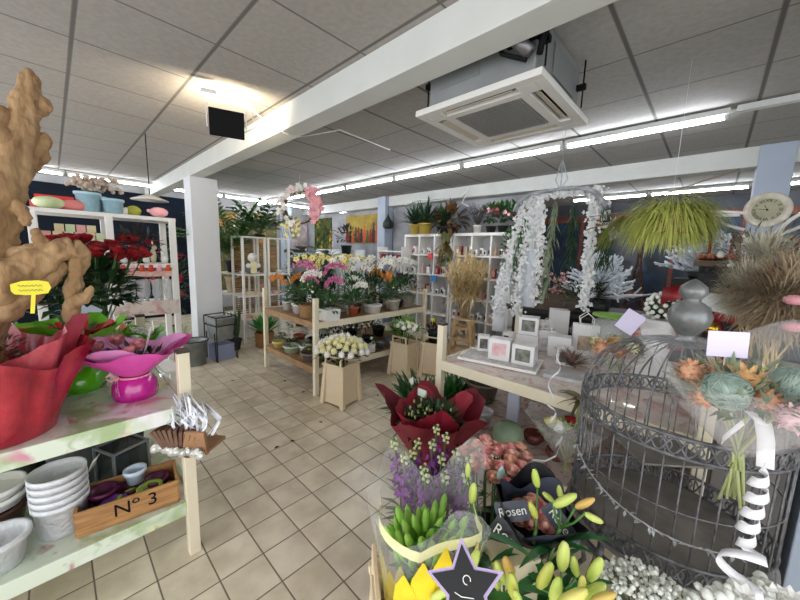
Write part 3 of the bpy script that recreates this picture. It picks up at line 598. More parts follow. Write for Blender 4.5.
# figurines on right bay shelf
for i,(y,z,h) in enumerate([(.40,1.40,.08),(.47,1.40,.1),(.55,1.40,.07),(.60,1.40,.16),(.68,1.40,.1)]):
    t=thing('figurine',['white bird figurine at left of the right-bay shelf','white antlered figurine second on the right-bay shelf','white squat bird figurine in the middle of the right-bay shelf','tall cream owl figurine on the right-bay shelf','white rabbit figurine at right end of the right-bay shelf'][i],'figurine',(X0-.1,y,z),R.uniform(0,3))
    MB().ell((0,0,h*.4),(.03,.025,h*.4)).ell((0,-.012,h*.85),.02).build('body',WPOT if i!=3 else mat('owl_cream','cfc3a4',.6),t)
    MB().blade((.01,0,h),(.3,0,1),.04,.012,-.2,2).build('ear',WPOT,t); MB().blade((-.01,0,h),(-.3,0,1),.04,.012,-.2,2).build('ear',WPOT,t)
tag(MB().box((0,0,.03),(.18,.4,.05)).build('goods_tray',mat('shelf_goods','cf8a86',.6,'e4c8bc',22),loc=(X0-.08,.54,1.29)),'pink patterned tray of small goods on the lower right-bay board','tray')
for i in range(6): tag(MB().lathe([(.022,0),(.026,.02),(.026,.05),(.018,.055)],12,caps=True).build('votive',[mat('coral_red','d8322c',.5),PINK,mat('orange_flower','d8542a',.6)][i%3],loc=(X0+.0,.38+.06*i,1.34)),'small red or pink votive in a row on the edge of the pink tray','candle','votives on the pink tray')
for i in range(7):
    t=thing('glass_vase','clear glass vase on the shelf above the floral valance','vase',(X0-.06-.1*(i%2),.39+.052*i,1.06),0,'glass vases above the valance'); MB().lathe([(0,0),(.02,.0),(.012,.03),(.03,.08),(.026,.14),(.034,.2)],14).build('glass',mat('cut_glass','d8dede',.05,alpha=.45,spec=1),t)
t=thing('poinsettia','dark red flowering plant in the right bay of the white shelf unit','plant',(X0-.2,.52,1.40)); pot(MB(),.06,.1).build('pot',BPOT,t); leafball(MB(),(0,0,.16),.16,.1,70,.09,.04).build('leaves',mat('dark_purple_leaf','3a1c2e',.5,'2c3a26',10),t)
f=MB(); [f.bloom((R.uniform(-.12,.16),R.uniform(-.17,.12),.12+R.uniform(-.04,.08)),(.6,0,1),.06,6) for i in range(10)]; f.build('bracts',RPET,t)
t=thing('poinsettia','dark red flowering plant in the left bay below the pastel boxes','plant',(X0-.15,.1,.9)); pot(MB(),.08,.12).build('pot',BPOT,t); leafball(MB(),(0,0,.3),.18,.2,90,.09,.04).build('leaves',DLEAF,t)
f=MB(); [f.bloom((R.uniform(-.12,.16),R.uniform(-.17,.17),.4+R.uniform(-.06,.08)),(.6,0,1),.06,6) for i in range(14)]; f.build('bracts',RPET,t)
# pendant lamp behind + hidden back plants
lp=at(150,200,x=-4.6); t=thing('pendant_lamp','white saucer pendant lamp hanging behind the shelf unit','lamp',lp); MB().lathe([(.005,.06),(.05,.05),(.17,.0),(.175,-.005),(.0,.012)],24).build('lamp_shade',WPOT,t); MB().tube([(0,0,.05),(0,0,2.75-lp.z)],.005,5).build('cord',BLACK,t)
def bush(name,lab,p,r,h,m,pm,fl=None,fn=12,cat='plant',L=.1,w=.05,n=120,ph=.2,pr=.12,frr=.035,low=-.5):
    t=thing(name,lab,cat,p); pot(MB(),pr,ph).build('pot',pm,t); leafball(MB(),(0,0,ph+h*.5),r,h*.5,n,L,w,low).build('foliage',m,t)
    if fl:
        f=MB()
        for i in range(fn):
            a=R.uniform(0,6.3);z=R.uniform(-.2,1);s=math.sqrt(1-z*z); f.bloom((s*math.cos(a)*r,s*math.sin(a)*r,ph+h*.5+z*h*.5),(s*math.cos(a),s*math.sin(a),z+.2),frr,5)
        f.build('flowers',fl,t)
    return t
bush('flowering_shrub','tall dark plant with red blooms against the night wall left of the pale column',(-6.6,1.35,0),.35,1.3,DLEAF,BPOT,RPET,26,n=200,L=.14,frr=.07)
bush('flowering_shrub','tall dark shrub with pink blooms behind the white shelf unit',(-6.3,.55,0),.4,1.5,DLEAF,BPOT,PINK,26,n=200,L=.14,frr=.06)
bush('potted_shrub','low dark shrub behind the shelf unit uprights',(-4.9,.35,0),.35,.8,DLEAF,BPOT,n=180,L=.13)
bush('potted_shrub','large dark green shrub behind the roses and the left shelf bay',(-4.8,-.4,0),.45,1.3,DLEAF,BPOT,n=220,L=.15)
t=thing('potted_grass','pot of pale variegated grass behind the galvanised bin','plant',(-5.25,1.12,0)); pot(MB(),.11,.2).build('pot',BPOT,t); foliage(MB(),(0,0,.2),60,.32,.02,(.8,1.5),.8,.05).build('leaves',mat('variegated','7c9a54',.5,'c8d09a',20),t)
# bin and wire stand
t=thing('metal_bin','grey galvanised bin standing on the floor by the pale column','bin',at(196,364,z=0)); pot(MB(),.15,.33,taper=.8,rim=.02).build('body',MET,t)
bl=MB(); bl.tube([(.16*math.cos(a),.16*math.sin(a),.33) for a in [i*PI/12 for i in range(24)]],.008,6,closed=True); bl.build('rim',DMET,t)
t=thing('plant_stand','black wire plant stand holding a galvanised planter','stand',at(222,358,z=0),.15)
for sx in (-1,1):
    for sy in (-1,1): MB().tube([(sx*.17,sy*.14,.62),(sx*.17,sy*.14,.0),(sx*.13,sy*.14,.02),(sx*.11,sy*.14,.4)],.008,6).build('leg',DMET,t)
fr=MB(); [fr.tube([(-.17,s*.14,z),(.17,s*.14,z)],.008,6) for s in (-1,1) for z in (.62,.5)]; [fr.tube([(s*.17,-.14,z),(s*.17,.14,z)],.008,6) for s in (-1,1) for z in (.62,.5)]; fr.build('frame',DMET,t)
tag(MB().box((0,0,.0),(.24,.2,.3),taper=1.25).build('square_planter',MET,loc=at(222,358,z=0)+Vector((0,0,.44)),rz=.15),'square galvanised planter sitting in the black wire stand','planter')
tag(MB().box((0,0,.11),(.22,.26,.22)).build('blue_box',mat('faded_blue','8a93b4',.6),loc=at(222,358,z=0)+Vector((-.0,.0,.0)),rz=.15,bevel=.005),'pale blue box on the floor under the wire stand','box')
# ================= CENTRE PLANT TABLE
ct=rail_table('plant_table','long two-tier plant table with wooden top in the middle of the shop',-4.16,-2.965,1.857,3.66,cloth=RAILW,wood=CREAM,cap=False)
for o in ct.children:
    if o.name.startswith('edge_rail') and abs(o.data.vertices[0].co.x)<.62 and max(abs(v.co.y) for v in o.data.vertices)>.9 and max(v.co.x for v in o.data.vertices)-min(v.co.x for v in o.data.vertices)>.5:
        o.data.materials[0]=RAILW
def orchid(lab,p,col,n=2,h=.45,pm=WPOT,nb=7,pr=.055,br=.045,name='orchid',grp=None,lean=None,core=None):
    t=thing(name,lab,'orchid',p,0,grp); pot(MB(),pr,.11,n=16).build('pot',pm,t)
    l=MB()
    for i in range(7):
        a=i*2.4; l.blade((0,0,.1),(math.cos(a),math.sin(a),.55),.17,.05,.9,4)
    l.build('leaves',LEAF,t); s=MB(); f=MB(); c=MB()
    for i in range(n):
        a=R.uniform(0,6.3) if lean is None else lean+i*.8; d=Vector((math.cos(a),math.sin(a),0)); pts=[Vector((0,0,.1))+d*.02*i]
        for k in range(1,9):
            q=k/8; pts.append(Vector((0,0,.1+h*math.sin(q*PI*.62)))+d*(.28*q*q*(h/.45)))
        s.tube(pts,.0035,5)
        for k in range(nb):
            q=.45+.55*k/(nb-1); j=min(7,int(q*8)); pt=pts[j].lerp(pts[j+1],q*8-j); sd=(-1)**k
            e=Vector((-d.y,d.x,0))*sd*.6+d*.5+Vector((0,0,-.1)); pp=pt+e*.028
            f.bloom(pp,e,br,5,.85,.1); c.ell(pp+e*.006,.008,5,3)
    s.build('stem',STEM,t); f.build('blossoms',col,t); c.build('blossom_centre',core or MAG,t)
    return t
YO=mat('yellow_orchid','e6dc8a',.6); PO=mat('pink_orchid','c8508e',.55,'e08ab4',20); OO=mat('orange_orchid','c0662a',.6,'d89040',20); DO=mat('dark_orchid','4a2050',.5)
ZT_=.802
orch=[
 ('white orchid in front corner basket cluster at left end of the plant table',-3.55,1.98,WPET,2,.40),
 ('tall pink orchid left of centre on the plant table',-3.50,2.22,PO,3,.50),
 ('second pink orchid with low spray behind the corner basket',-3.25,2.10,PO,2,.34),
 ('rust orange orchid at the left end of the plant table',-3.86,2.0,OO,2,.34),
 ('pale yellow orchid, leftmost of the yellow ones at the table back',-3.95,2.55,YO,3,.58),
 ('pale yellow orchid second from left at the table back',-3.80,2.75,YO,3,.60),
 ('pale yellow orchid third from left at the table back',-3.62,2.72,YO,3,.58),
 ('pale yellow orchid nearest the white orchids at the table back',-3.68,2.98,YO,3,.58),
 ('white orchid, leftmost of the tall white row at the back of the plant table',-3.42,2.80,WPET,3,.58),
 ('white orchid second in the tall white row on the plant table',-3.55,3.15,WPET,3,.60),
 ('white orchid third in the tall white row on the plant table',-3.32,3.02,WPET,3,.56),
 ('white orchid fourth in the tall white row on the plant table',-3.42,3.32,WPET,3,.58),
 ('white orchid at right end of the tall white row on the plant table',-3.50,3.50,WPET,3,.56),
 ('low white orchid hanging over the middle of the plant table',-3.15,2.45,WPET,2,.28),
 ('low white orchid at the centre of the plant table',-3.35,2.50,WPET,2,.33),
 ('single-spray white orchid near the white bowl on the plant table',-3.12,2.72,WPET,1,.30),
 ('dark purple orchid behind the round basket at right end of the table',-3.30,3.42,DO,2,.36),
 ('rusty brown orchid right of the white orchids on the plant table',-3.15,3.12,OO,2,.40),
 ('second rusty orchid further back right on the plant table',-3.62,3.38,OO,2,.44)]
for l,x,y,c,n,h in orch: orchid(l,(x,y,ZT_),c,n,h,core=mat('yellow_centre','c8a02a',.5) if c in (WPET,OO) else MAG)
def basketm(mb,r,h,n=20): mb.lathe([(0,0),(r*.85,0)]+[(r*(.9+.1*(i%2))*(.92+.1*i/8),h*i/8) for i in range(9)]+[(r*.9,h),(r*.8,h*.3)],n); return mb
def planter(name,lab,p,pr,ph,pm,fm,fr,fh,n=90,L=.08,w=.03,fl=None,fn=8,frr=.025,cat='plant',bas=False,low=-.2,grp=None):
    t=thing(name,lab,cat,p,R.uniform(0,3),grp)
    (basketm(MB(),pr,ph) if bas else pot(MB(),pr,ph,n=18)).build('basket' if bas else 'pot',pm,t)
    leafball(MB(),(0,0,ph+fh*.35),fr,fh*.65,n,L,w,low).build('foliage',fm,t)
    if fl:
        f=MB()
        for i in range(fn):
            a=i*2.4; q=fr*.9*math.sqrt((i+.5)/fn); f.bloom((q*math.cos(a),q*math.sin(a),ph+fh*(1-.4*q/fr)),(math.cos(a)*.5,math.sin(a)*.5,1),frr,5,.8,.5)
        f.build('blossoms',fl,t)
    return t
planter('basket_planter','round woven basket of mixed green plants at the front corner of the table',(-3.28,1.98,ZT_),.13,.15,WICK,LEAF,.17,.22,150,.10,.03,WPET,7,bas=True)
planter('basket_planter','grey woven round basket with mixed flowers at the far right of the plant table',(-3.2,3.5,ZT_),.15,.17,mat('grey_wicker','9a9482',.8,'6c6654',50,bump=.8),DLEAF,.2,.28,150,.10,.03,WPET,8,bas=True)
t=thing('potted_ivy','bright green plant in a square white pot at the front edge of the table','plant',(-3.02,2.06,ZT_)); MB().box((0,0,.06),(.17,.17,.13),taper=1.12).build('pot',WPOT,t,bevel=.006); leafball(MB(),(0,0,.14),.14,.14,140,.09,.035,-.4).build('foliage',LEAF,t)
planter('potted_fern','small green plant in terracotta pot along the table edge',(-3.04,2.42,ZT_),.065,.11,TERRA,LEAF,.11,.16,70,.09,.03)
planter('kalanchoe','low plant with peach blooms in a wide white bowl at the table edge',(-3.04,2.74,ZT_),.105,.11,WPOT,DLEAF,.1,.13,70,.06,.03,mat('dusty_peach','c89a84',.6),9)
planter('potted_plant','green plant in whitewashed square-cut pot between the bowl and the basket',(-3.04,3.1,ZT_),.085,.14,mat('whitewash','d4d0c6',.7,'aaa698',20),LEAF,.12,.2,80,.1,.025,mat('soft_white','eceadd',.6),5)
planter('potted_plant','white pot with bushy plant at the left front of the plant table',(-3.62,2.02,ZT_),.075,.12,WPOT,LEAF,.14,.18,90,.1,.03)
planter('potted_plant','dark leafy filler plant on the left end of the plant table',(-3.98,2.2,ZT_),.08,.12,BPOT,DLEAF,.16,.24,110,.12,.035)
k=0
for x,y,h,l in ((-3.75,2.4,.3,'dark leafy plant behind the pink orchids'),(-3.35,2.28,.28,'dark leafy plant between pink orchids and terracotta pot'),(-3.2,2.58,.3,'dark strap-leaved plant behind the white bowl'),(-3.28,2.9,.34,'dark bushy plant in front of the tall white orchids'),(-3.5,3.3,.34,'dark bushy plant at the back right of the plant table'),(-3.9,3.1,.3,'dark plant on the far back edge of the plant table'),(-3.15,3.3,.32,'dark bushy plant beside the grey round basket'),(-3.75,3.5,.34,'tall dark plant at the far back corner of the table')):
    planter('foliage_plant',l,(x,y,ZT_),.07,.11,BPOT,DLEAF if k%2 else LEAF,.17,h,120,.13,.03); k+=1
# lower shelf
ZL=.302
for l,x,y,r,h,m,fm,fr,fh,fl in (
 ('cactus bowl in pale yellow at left end of the lower shelf',-3.97,1.95,.09,.08,mat('butter','e2cf7a',.4),GLEAF,.07,.05,None),
 ('succulent bowl in mint ceramic on the lower shelf',-3.66,1.96,.11,.09,mat('mint_bowl','bccab0',.4),DLEAF,.10,.07,None),
 ('small white pot with pale flowers at the left of the lower shelf',-4.1,2.05,.06,.08,WPOT,GLEAF,.05,.06,WPET),
 ('brown pot with spiky green plant on the lower shelf left',-4.0,2.25,.08,.11,TERRA,LEAF,.16,.26,None),
 ('grey bowl with moss and yellow egg at the front corner of the lower shelf',-3.24,1.97,.12,.10,mat('taupe_bowl','756c64',.5),OLEAF,.09,.05,YPET),
 ('white ceramic pot of grey succulents behind the taupe bowl',-3.46,2.02,.07,.12,WPOT,GLEAF,.07,.05,None),
 ('dark pot of green foliage behind the mint bowl on the lower shelf',-3.7,2.3,.09,.12,BPOT,DLEAF,.16,.26,None),
 ('dark green bushy plant on lower shelf behind the front corner post',-3.2,2.25,.1,.14,BPOT,DLEAF,.15,.28,None),
 ('purple-leaved plant in a dark pot in the middle of the lower shelf',-3.3,2.55,.1,.14,BPOT,mat('purple_leaf','3a2e3e',.5),.15,.25,None),
 ('dark plant right of the middle of the lower shelf',-3.25,2.85,.09,.14,BPOT,DLEAF,.15,.26,None),
 ('dark plant near the far right post of the lower shelf',-3.2,3.4,.1,.14,mat('brown_glaze','4a2c1c',.3),DLEAF,.16,.26,None),
 ('dark leafy plant in the back row of the lower shelf',-3.7,2.9,.1,.14,BPOT,DLEAF,.18,.26,None),
 ('second dark leafy plant far back on the lower shelf',-3.6,3.35,.1,.14,BPOT,DLEAF,.18,.26,None)):
    planter('shelf_plant',l,(x,y,ZL),r,h,m,fm,fr,fh,100,.09 if fh>.1 else .03,.025,fl,6,.02)
t=thing('pale_vine','pale trailing vine plant hanging white stems on the lower shelf','plant',(-3.12,2.1,ZL)); pot(MB(),.08,.3).build('pot',BPOT,t)
v=MB()
for i in range(26):
    a=R.uniform(0,6.3); v.tube([(0,0,.3),(.06*math.cos(a),.06*math.sin(a),.36),(.1*math.cos(a),.1*math.sin(a),.2),(.11*math.cos(a),.11*math.sin(a),.05)],.003,4)
v.build('vines',mat('pale_vine','b8c8b0',.6),t)
def wcan(lab,p,m,fm,s=1,fl=None):
    t=thing('watering_can',lab,'watering can',p,R.uniform(0,6)); MB().lathe([(0,0),(.05*s,0),(.046*s,.1*s),(.04*s,.1*s)],14).build('body',m,t)
    MB().tube([(.045*s,0,.03*s),(.1*s,0,.12*s)],.008,6).build('spout',m,t); MB().tube([(-.045*s,0,.02*s),(-.09*s,0,.07*s),(-.04*s,0,.13*s),(.03*s,0,.11*s)],.005,5).build('handle',m,t); leafball(MB(),(0,0,.12*s),.06*s,.06*s,40,.04,.02).build('foliage',fm,t)
    if fl: MB().pom((0,0,.17),.03,14).build('flower',fl,t)
wcan('small white watering can with a plant on the lower shelf',(-3.04,2.72,ZL),WPOT,LEAF,1,WPET)
potthing('metal_pot','small grey metal pot right of the white watering can',(-3.06,2.9,ZL),.055,.1,MET); potthing('metal_pot','small dark grey metal pot further right on the lower shelf edge',(-3.06,3.06,ZL),.06,.12,GPOT); potthing('clay_pot','small brown clay pot at the right of the grey metal pots',(-3.06,3.22,ZL),.06,.12,TERRA)
# ================= AUCTION BUCKETS
CB=mat('bucket_plastic','e2cfb0',.5,'dcc6a4',4)
def bucket(lab,p,rz,grp='cream display buckets'):
    t=thing('flower_bucket',lab,'bucket',p,rz,grp); b=MB(); w0,w1,h=.30,.245,.42
    for a in range(4):
        q=Matrix.Rotation(a*PI/2,4,'Z')
        lo=w0/2-.012; hi=w1/2
        b.add([q@Vector(v) for v in [(-lo+.03,-lo+.01,.02),(lo-.03,-lo+.01,.02),(hi-.02,-hi,h),(-hi+.02,-hi,h)]],[(0,1,2,3)])
    b.box((0,0,.03),(w0-.05,w0-.05,.01)); b.build('body',CB,t,solid=.006)
    for sx in (-1,1):
        for sy in (-1,1):
            l=MB(); l.add([(sx*(w0/2+a),sy*(w0/2+c),0) for a,c in ((.01,.01),(-.04,.01),(-.04,-.04),(.01,-.04))]+[(sx*(w1/2+a),sy*(w1/2+c),h) for a,c in ((.008,.008),(-.03,.008),(-.03,-.03),(.008,-.03))],[(0,1,2,3),(7,6,5,4),(0,4,5,1),(1,5,6,2),(2,6,7,3),(3,7,4,0)] if sx*sy>0 else [(3,2,1,0),(4,5,6,7),(1,5,4,0),(2,6,5,1),(3,7,6,2),(0,4,7,3)]); l.build('corner_leg',CB,t,bevel=.006)
    for a in range(4):
        q=Matrix.Rotation(a*PI/2,4,'Z'); r=MB(); r.box(q@Vector((0,-w1/2-.006,h+.0)),(w1+.04,.02,.028),M=q); r.build('rim',CB,t,bevel=.004)
        if a%2==0:
            hd=MB(); [hd.box(q@Vector((s*.10,-w1/2-.004,h+.05)),(.022,.016,.08),M=q) for s in (-1,1)]; hd.box(q@Vector((0,-w1/2-.004,h+.09)),(.222,.016,.018),M=q); hd.build('handle',CB,t,bevel=.003)
    return t
bA=Vector((-2.66,1.97,0)); bucket('cream plastic bucket of white chrysanthemums standing before the plant table',bA,math.radians(12))
t=thing('chrysanthemum_bunch','big bunch of white and cream chrysanthemums in the front cream bucket','flowers',bA+Vector((0,0,.04)))
leafball(MB(),(0,0,.47),.24,.10,260,.07,.03,-.2).build('foliage',DLEAF,t); s=MB(); [s.tube([(0,0,0),(R.uniform(-.06,.06),R.uniform(-.06,.06),.4)],.004,4) for i in range(12)]; s.build('stems',STEM,t)
for i in range(52):
    a=i*2.4; q=math.sqrt((i+.5)/52); x,y=q*.27*math.cos(a),q*.27*math.sin(a); z=.52+.12*(1-q*q)+R.uniform(-.015,.015)
    MB().pom((x,y,z),.045,34,pl=.5).build('bloom',CRPET if (x-y*.6>.02 and q<.85) else WPET,t)
bB=Vector((-2.78,3.06,0.0)); bucket('cream plastic bucket with white carnations beside the dark crate',bB,math.radians(8))
t=thing('flower_bunch','bunch of white flowers with green foliage in the second cream bucket','flowers',bB+Vector((0,0,.04)))
leafball(MB(),(0,0,.52),.19,.12,260,.10,.025,-.2).build('foliage',YLEAF,t); s=MB(); [s.tube([(0,0,0),(R.uniform(-.06,.06),R.uniform(-.06,.06),.5)],.004,4) for i in range(10)]; s.build('stems',STEM,t)
for i in range(14):
    a=i*2.4; q=math.sqrt((i+.5)/14); MB().pom((q*.16*math.cos(a)+.06,q*.15*math.sin(a)-.04,.60+.06*(1-q)),.04,28).build('bloom',WPET if i%3 else CRPET,t)
tag(MB().blade((0,0,0),(0,0,1),.08,.035,0,3).build('yellow_tulip',mat('yellow_plastic','ded23a',.5),loc=bB+Vector((-.08,.12,.72))),'yellow tulip-shaped marker rising behind the white flowers','marker')
bC=Vector((-2.52,3.36,0)); bucket('third cream plastic bucket right of the white flower bucket',bC,math.radians(20))
t=thing('dark_plant','dark green plant pot standing in the third cream bucket','plant',bC+Vector((0,0,.40))); pot(MB(),.10,.18).build('pot',mat('dark_green_pot','16302a',.4),t); leafball(MB(),(0,0,.16),.13,.1,90,.08,.03).build('foliage',mat('red_brown_leaf','4a2a26',.6,'2c1a18',14),t)
tag(MB().ell((0,0,.03),(.03,.03,.045)).build('yellow_duck',mat('yellow_plastic','ded23a',.5),loc=bC+Vector((-.05,0,.66))),'small yellow ornament on top of the dark plant','ornament')
# ================= PAMPAS IN WOODEN STOOL
pp=Vector((-2.66,4.25,0)); t=thing('wooden_stool','pale wooden slatted stool holding dried pampas grass','stool',pp,math.radians(20))
for sx in (-1,1):
    for sy in (-1,1): MB().rod((sx*.17,sy*.17,0),(sx*.11,sy*.11,.60),.035).build('leg',PALEW,t,bevel=.004)
for z in (.12,.30,.47):
    w=.17-.06*z/.6
    for s in (-1,1): MB().box((0,s*w,z),(2*w,.016,.045)).build('slat',PALEW,t); MB().box((s*w,0,z),(.016,2*w,.045)).build('slat',PALEW,t)
MB().box((0,0,.6),(.26,.26,.02)).build('seat',PALEW,t)
t=thing('pampas_bundle','large bundle of cream dried pampas grass plumes standing on the stool','dried grass',pp+Vector((0,0,.62)))
PAM=mat('pampas','efdcae',.9,'dcc290',30); s=MB()
for i in range(30):
    a=i*2.4; q=math.sqrt((i+.5)/30); x,y=q*.33*math.cos(a),q*.24*math.sin(a); base=Vector((x*.15,y*.15,0)); top=Vector((x*1.25,y*1.1,.72+.34*(1-q)+R.uniform(-.05,.05))); m=base.lerp(top,.3)+Vector((0,0,.02))
    s.tube([base,m,top],.004,4); pl=MB(); d=(top-m)
    for k in range(90):
        u=k/90; b=m+d*(u*.95); e=R.uniform(0,6.3); o=Vector((math.cos(e),math.sin(e),0))*(.9*math.sin(PI*min(1,.2+u*.7)))+d.normalized()*.9
        pl.blade(b,o,.15*(1.2-u*.5),.014,1.1,2,fold=0)
    for k in range(2): 
        e=R.uniform(0,6.3); pl.blade(m+d*.1,Vector((math.cos(e)*.8,math.sin(e)*.8,-.1)),.3,.016,1.4,3)
    pl.build('plume',PAM,t)
s.build('stems',mat('straw_stem','c4a878',.8),t)
# ================= BAMBOO-BACKED SHELF (left wall)
bs=Vector((-5.45,2.38,0)); t=thing('slatted_shelf','white two-bay shelf with bamboo slat backs beside the pale column','shelf',bs,math.radians(4))
BAM=mat('bamboo_slat','b48a58',.6,'7a5532',9,stretch=(1,.2,3))
BW=1.0
for y in (-.31,.06,.12,.5):
    for x in (.02,-.34): MB().box((x,y,.875),(.035,.035,1.75)).build('upright',WHITE,t,bevel=.003)
for z in (1.74,1.13,.78,.40):
    for y0,y1 in ((-.31,.06),(.12,.5)): MB().box((-.16,(y0+y1)/2,z),(.36,y1-y0,.022)).build('shelf_board',WHITE,t)
for y0,y1 in ((-.29,.04),(.14,.48)):
    for z0,z1 in ((1.17,1.70),(.82,1.1),(.44,.75)):
        b=MB(); k=int((z1-z0)/.036)
        for i in range(k): b.tube([(-.33,y0,z0+.014+i*.036),(-.33,y1,z0+.014+i*.036)],.0115,6)
        b.build('slat_back',BAM,t)
MB().box((-.345,.095,.2),(.01,.80,.38)).build('back_panel',WHITE,t)
def onb(x,y,z): return bs+Vector((x,y,z))
t=thing('panda_cushion','grey and white owl-faced plush lying in the top bay of the slatted shelf','cushion',onb(-.08,-.13,1.145)); MB().ell((0,0,.11),(.1,.16,.11)).build('body',mat('dark_grey_felt','55565a',.9,'76777a',20),t)
for y in (-.08,.08): MB().ell((.085,y,.14),(.02,.04,.04)).build('eye',WPET,t)
MB().box((.1,0,.11),(.012,.1,.19)).build('cream_card',mat('cream_card','e6ddb4',.6),t); MB().lathe([(0,0),(.07,.0),(.075,.015),(0,.02)],16,c=(.09,-.02,.27),M=Matrix.Rotation(PI/2,4,'Y')).build('round_tag',WPET,t)
for i in range(8): 
    y=-.26+.055*i if i<5 else .14+.1*(i-5); tag(MB().box((0,0,.03),(.06,.048,.06)).build('soap_box',CN[i%3],loc=onb(-.06,y,.793)),'small pastel box in the row on the middle board of the slatted shelf','box','pastel boxes on the slatted shelf')
for i,(y,c) in enumerate(((-.24,'pink'),(-.13,'cream'),(-.02,'mint'),(.18,'cream'),(.3,'pink'),(.4,'cream'))): tag(MB().box((0,0,.025),(.12,.09,.05)).build('flat_parcel',mat('candle_'+c,'e2a8a0',.5),loc=onb(-.06,y,.412),rz=.3*i),'flat pastel parcel on the lower board of the slatted shelf','parcel','parcels on the lower board')
potthing('small_jar','small white jar in the right bay on the upper board',onb(-.06,.12,1.142),.035,.1,WPOT,'jar'); potthing('small_jar','second white jar in the right bay on the upper board',onb(-.06,.34,1.142),.05,.06,WPOT,'jar')
# shelf left extension behind column with pots
t=thing('corner_shelf','narrow white shelf boards between the pale column and the slatted shelf','shelf',(-6.0,2.1,0)); 
for z in (.40,.80,1.14): MB().box((0,0,z),(.5,.42,.02)).build('shelf_board',WHITE,t)
for x,y in ((-.24,-.2),(-.24,.2),(.24,.2)): MB().box((x,y,.6),(.03,.03,1.2)).build('upright',WHITE,t)
potthing('large_pot','large cream ribbed pot on the middle board behind the column',(-5.95,2.12,.812),.14,.26,mat('ribbed_cream','dccdb0',.5,'c2ad88',4,stretch=(1,1,8)))
PALM=mat('palm_green','24551f',.45,'4d8a34',6)
def palm(name,lab,p,n,L,ph,pr,pm,m=PALM,droop=1.0,w=.035,leaflets=11,el=(.7,1.35),ll=.22):
    t=thing(name,lab,'plant',p); pot(MB(),pr,ph).build('pot',pm,t); s=MB(); f=MB()
    for i in range(n):
        a=i*2.4+R.uniform(-.2,.2); e=R.uniform(*el); d=Vector((math.cos(a)*math.cos(e),math.sin(a)*math.cos(e),math.sin(e))); q=Vector((0,0,ph)); pts=[q.copy()]; LL=L*R.uniform(.75,1.1)
        for k in range(8):
            q=q+d*LL/8; d=(d+Vector((0,0,-droop/9))).normalized(); pts.append(q.copy())
        s.tube(pts,.005,4); sd=d.cross(Vector((0,0,1))).normalized()
        for k in range(2,leaflets+2):
            u=k/(leaflets+1)*7.9; j=min(7,int(u)); pt=pts[j].lerp(pts[j+1],u-j); t_=(pts[j+1]-pts[j]).normalized()
            for sg in (-1,1): f.blade(pt,sd*sg+t_*.9,ll*(1-.4*k/leaflets),w,.6,2)
    s.build('stems',STEM,t); f.build('fronds',m,t); return t
palm('areca_palm','tall areca palm in a black pot on the shelf right of the pale column',(-5.95,2.12,1.152),26,1.05,.2,.12,BPOT,w=.05,leaflets=14,ll=.26)
palm('broadleaf_plant','dark broad-leaved plant on top of the slatted shelf',(-5.62,2.45,1.752),14,.6,.05,.08,BPOT,mat('banana_leaf','1e4a26',.4,'2f6a30',5),.6,.11,5,(.4,1.1),.26)
# floor plants near shelf
t=thing('snake_plant','tall dark snake plant in a black pot on the floor by the column','plant',(-5.25,1.83,0)); pot(MB(),.12,.16).build('pot',BPOT,t); f=MB()
for i in range(22): a=R.uniform(0,6.3); f.blade((.06*math.cos(a),.06*math.sin(a),.14),(.12*math.cos(a),.12*math.sin(a),1),R.uniform(.35,.6),.05,0,4,.4,.2)
f.build('leaves',mat('snake_leaf','1c3a20',.5,'4a6a3a',30),t)
t=thing('agave_plant','bright green rosette succulent in a woven tan pot on the floor','plant',(-5.12,2.26,0)); basketm(MB(),.15,.24).build('basket',TANW,t); f=MB()
for i in range(26): a=i*2.4; e=.35+1.0*(i/26); f.blade((.02*math.cos(a),.02*math.sin(a),.22),(math.cos(a)*math.cos(e),math.sin(a)*math.cos(e),math.sin(e)),.30,.10,-.1,4,.5,.3)
f.build('leaves',mat('agave','4a9a3c',.4,'2e7a2c',6),t)
# second row behind left: plants between shelf and wreath
for l,x,y,z,m in (('dark heart-leaved climbing plant right of the slatted shelf',-6.1,3.45,.9,DLEAF),('blue-green large leaf plant behind the orchids',-5.9,3.75,.9,mat('teal_leaf','173830',.4,'24524a',5))):
    t=thing('climbing_plant',l,'plant',(x,y,0)); pot(MB(),.15,.9,taper=.6).build('tall_pot',BPOT,t); f=MB()
    for i in range(46):
        a=R.uniform(0,6.3);zz=R.uniform(.95,1.65); f.blade((.1*math.cos(a),.1*math.sin(a),zz),(math.cos(a),math.sin(a),-.1),.3,.26,.5,3,.4,.15)
    f.build('leaves',m,t)
palm('trailing_fern','hanging greenery with purple leaves right of the flower wreath',(-6.3,4.3,1.25),22,.55,.12,.1,BPOT,GLEAF,1.6,.03,8,(.4,1.4),.12)
bush('purple_plant','round purple-leaved plant high behind the wreath',(-6.0,4.55,1.5),.28,.42,mat('purple_bush','4a2038',.5,'2f4a2c',10),BPOT,n=120,L=.12)
tag(MB().box((0,0,.62),(1.3,.6,1.24)).build('white_counter',mat('white_board','d9dde0',.5),loc=(-6.2,4.35,0),bevel=.01),'white counter far behind the orchids under the hanging greenery','counter')
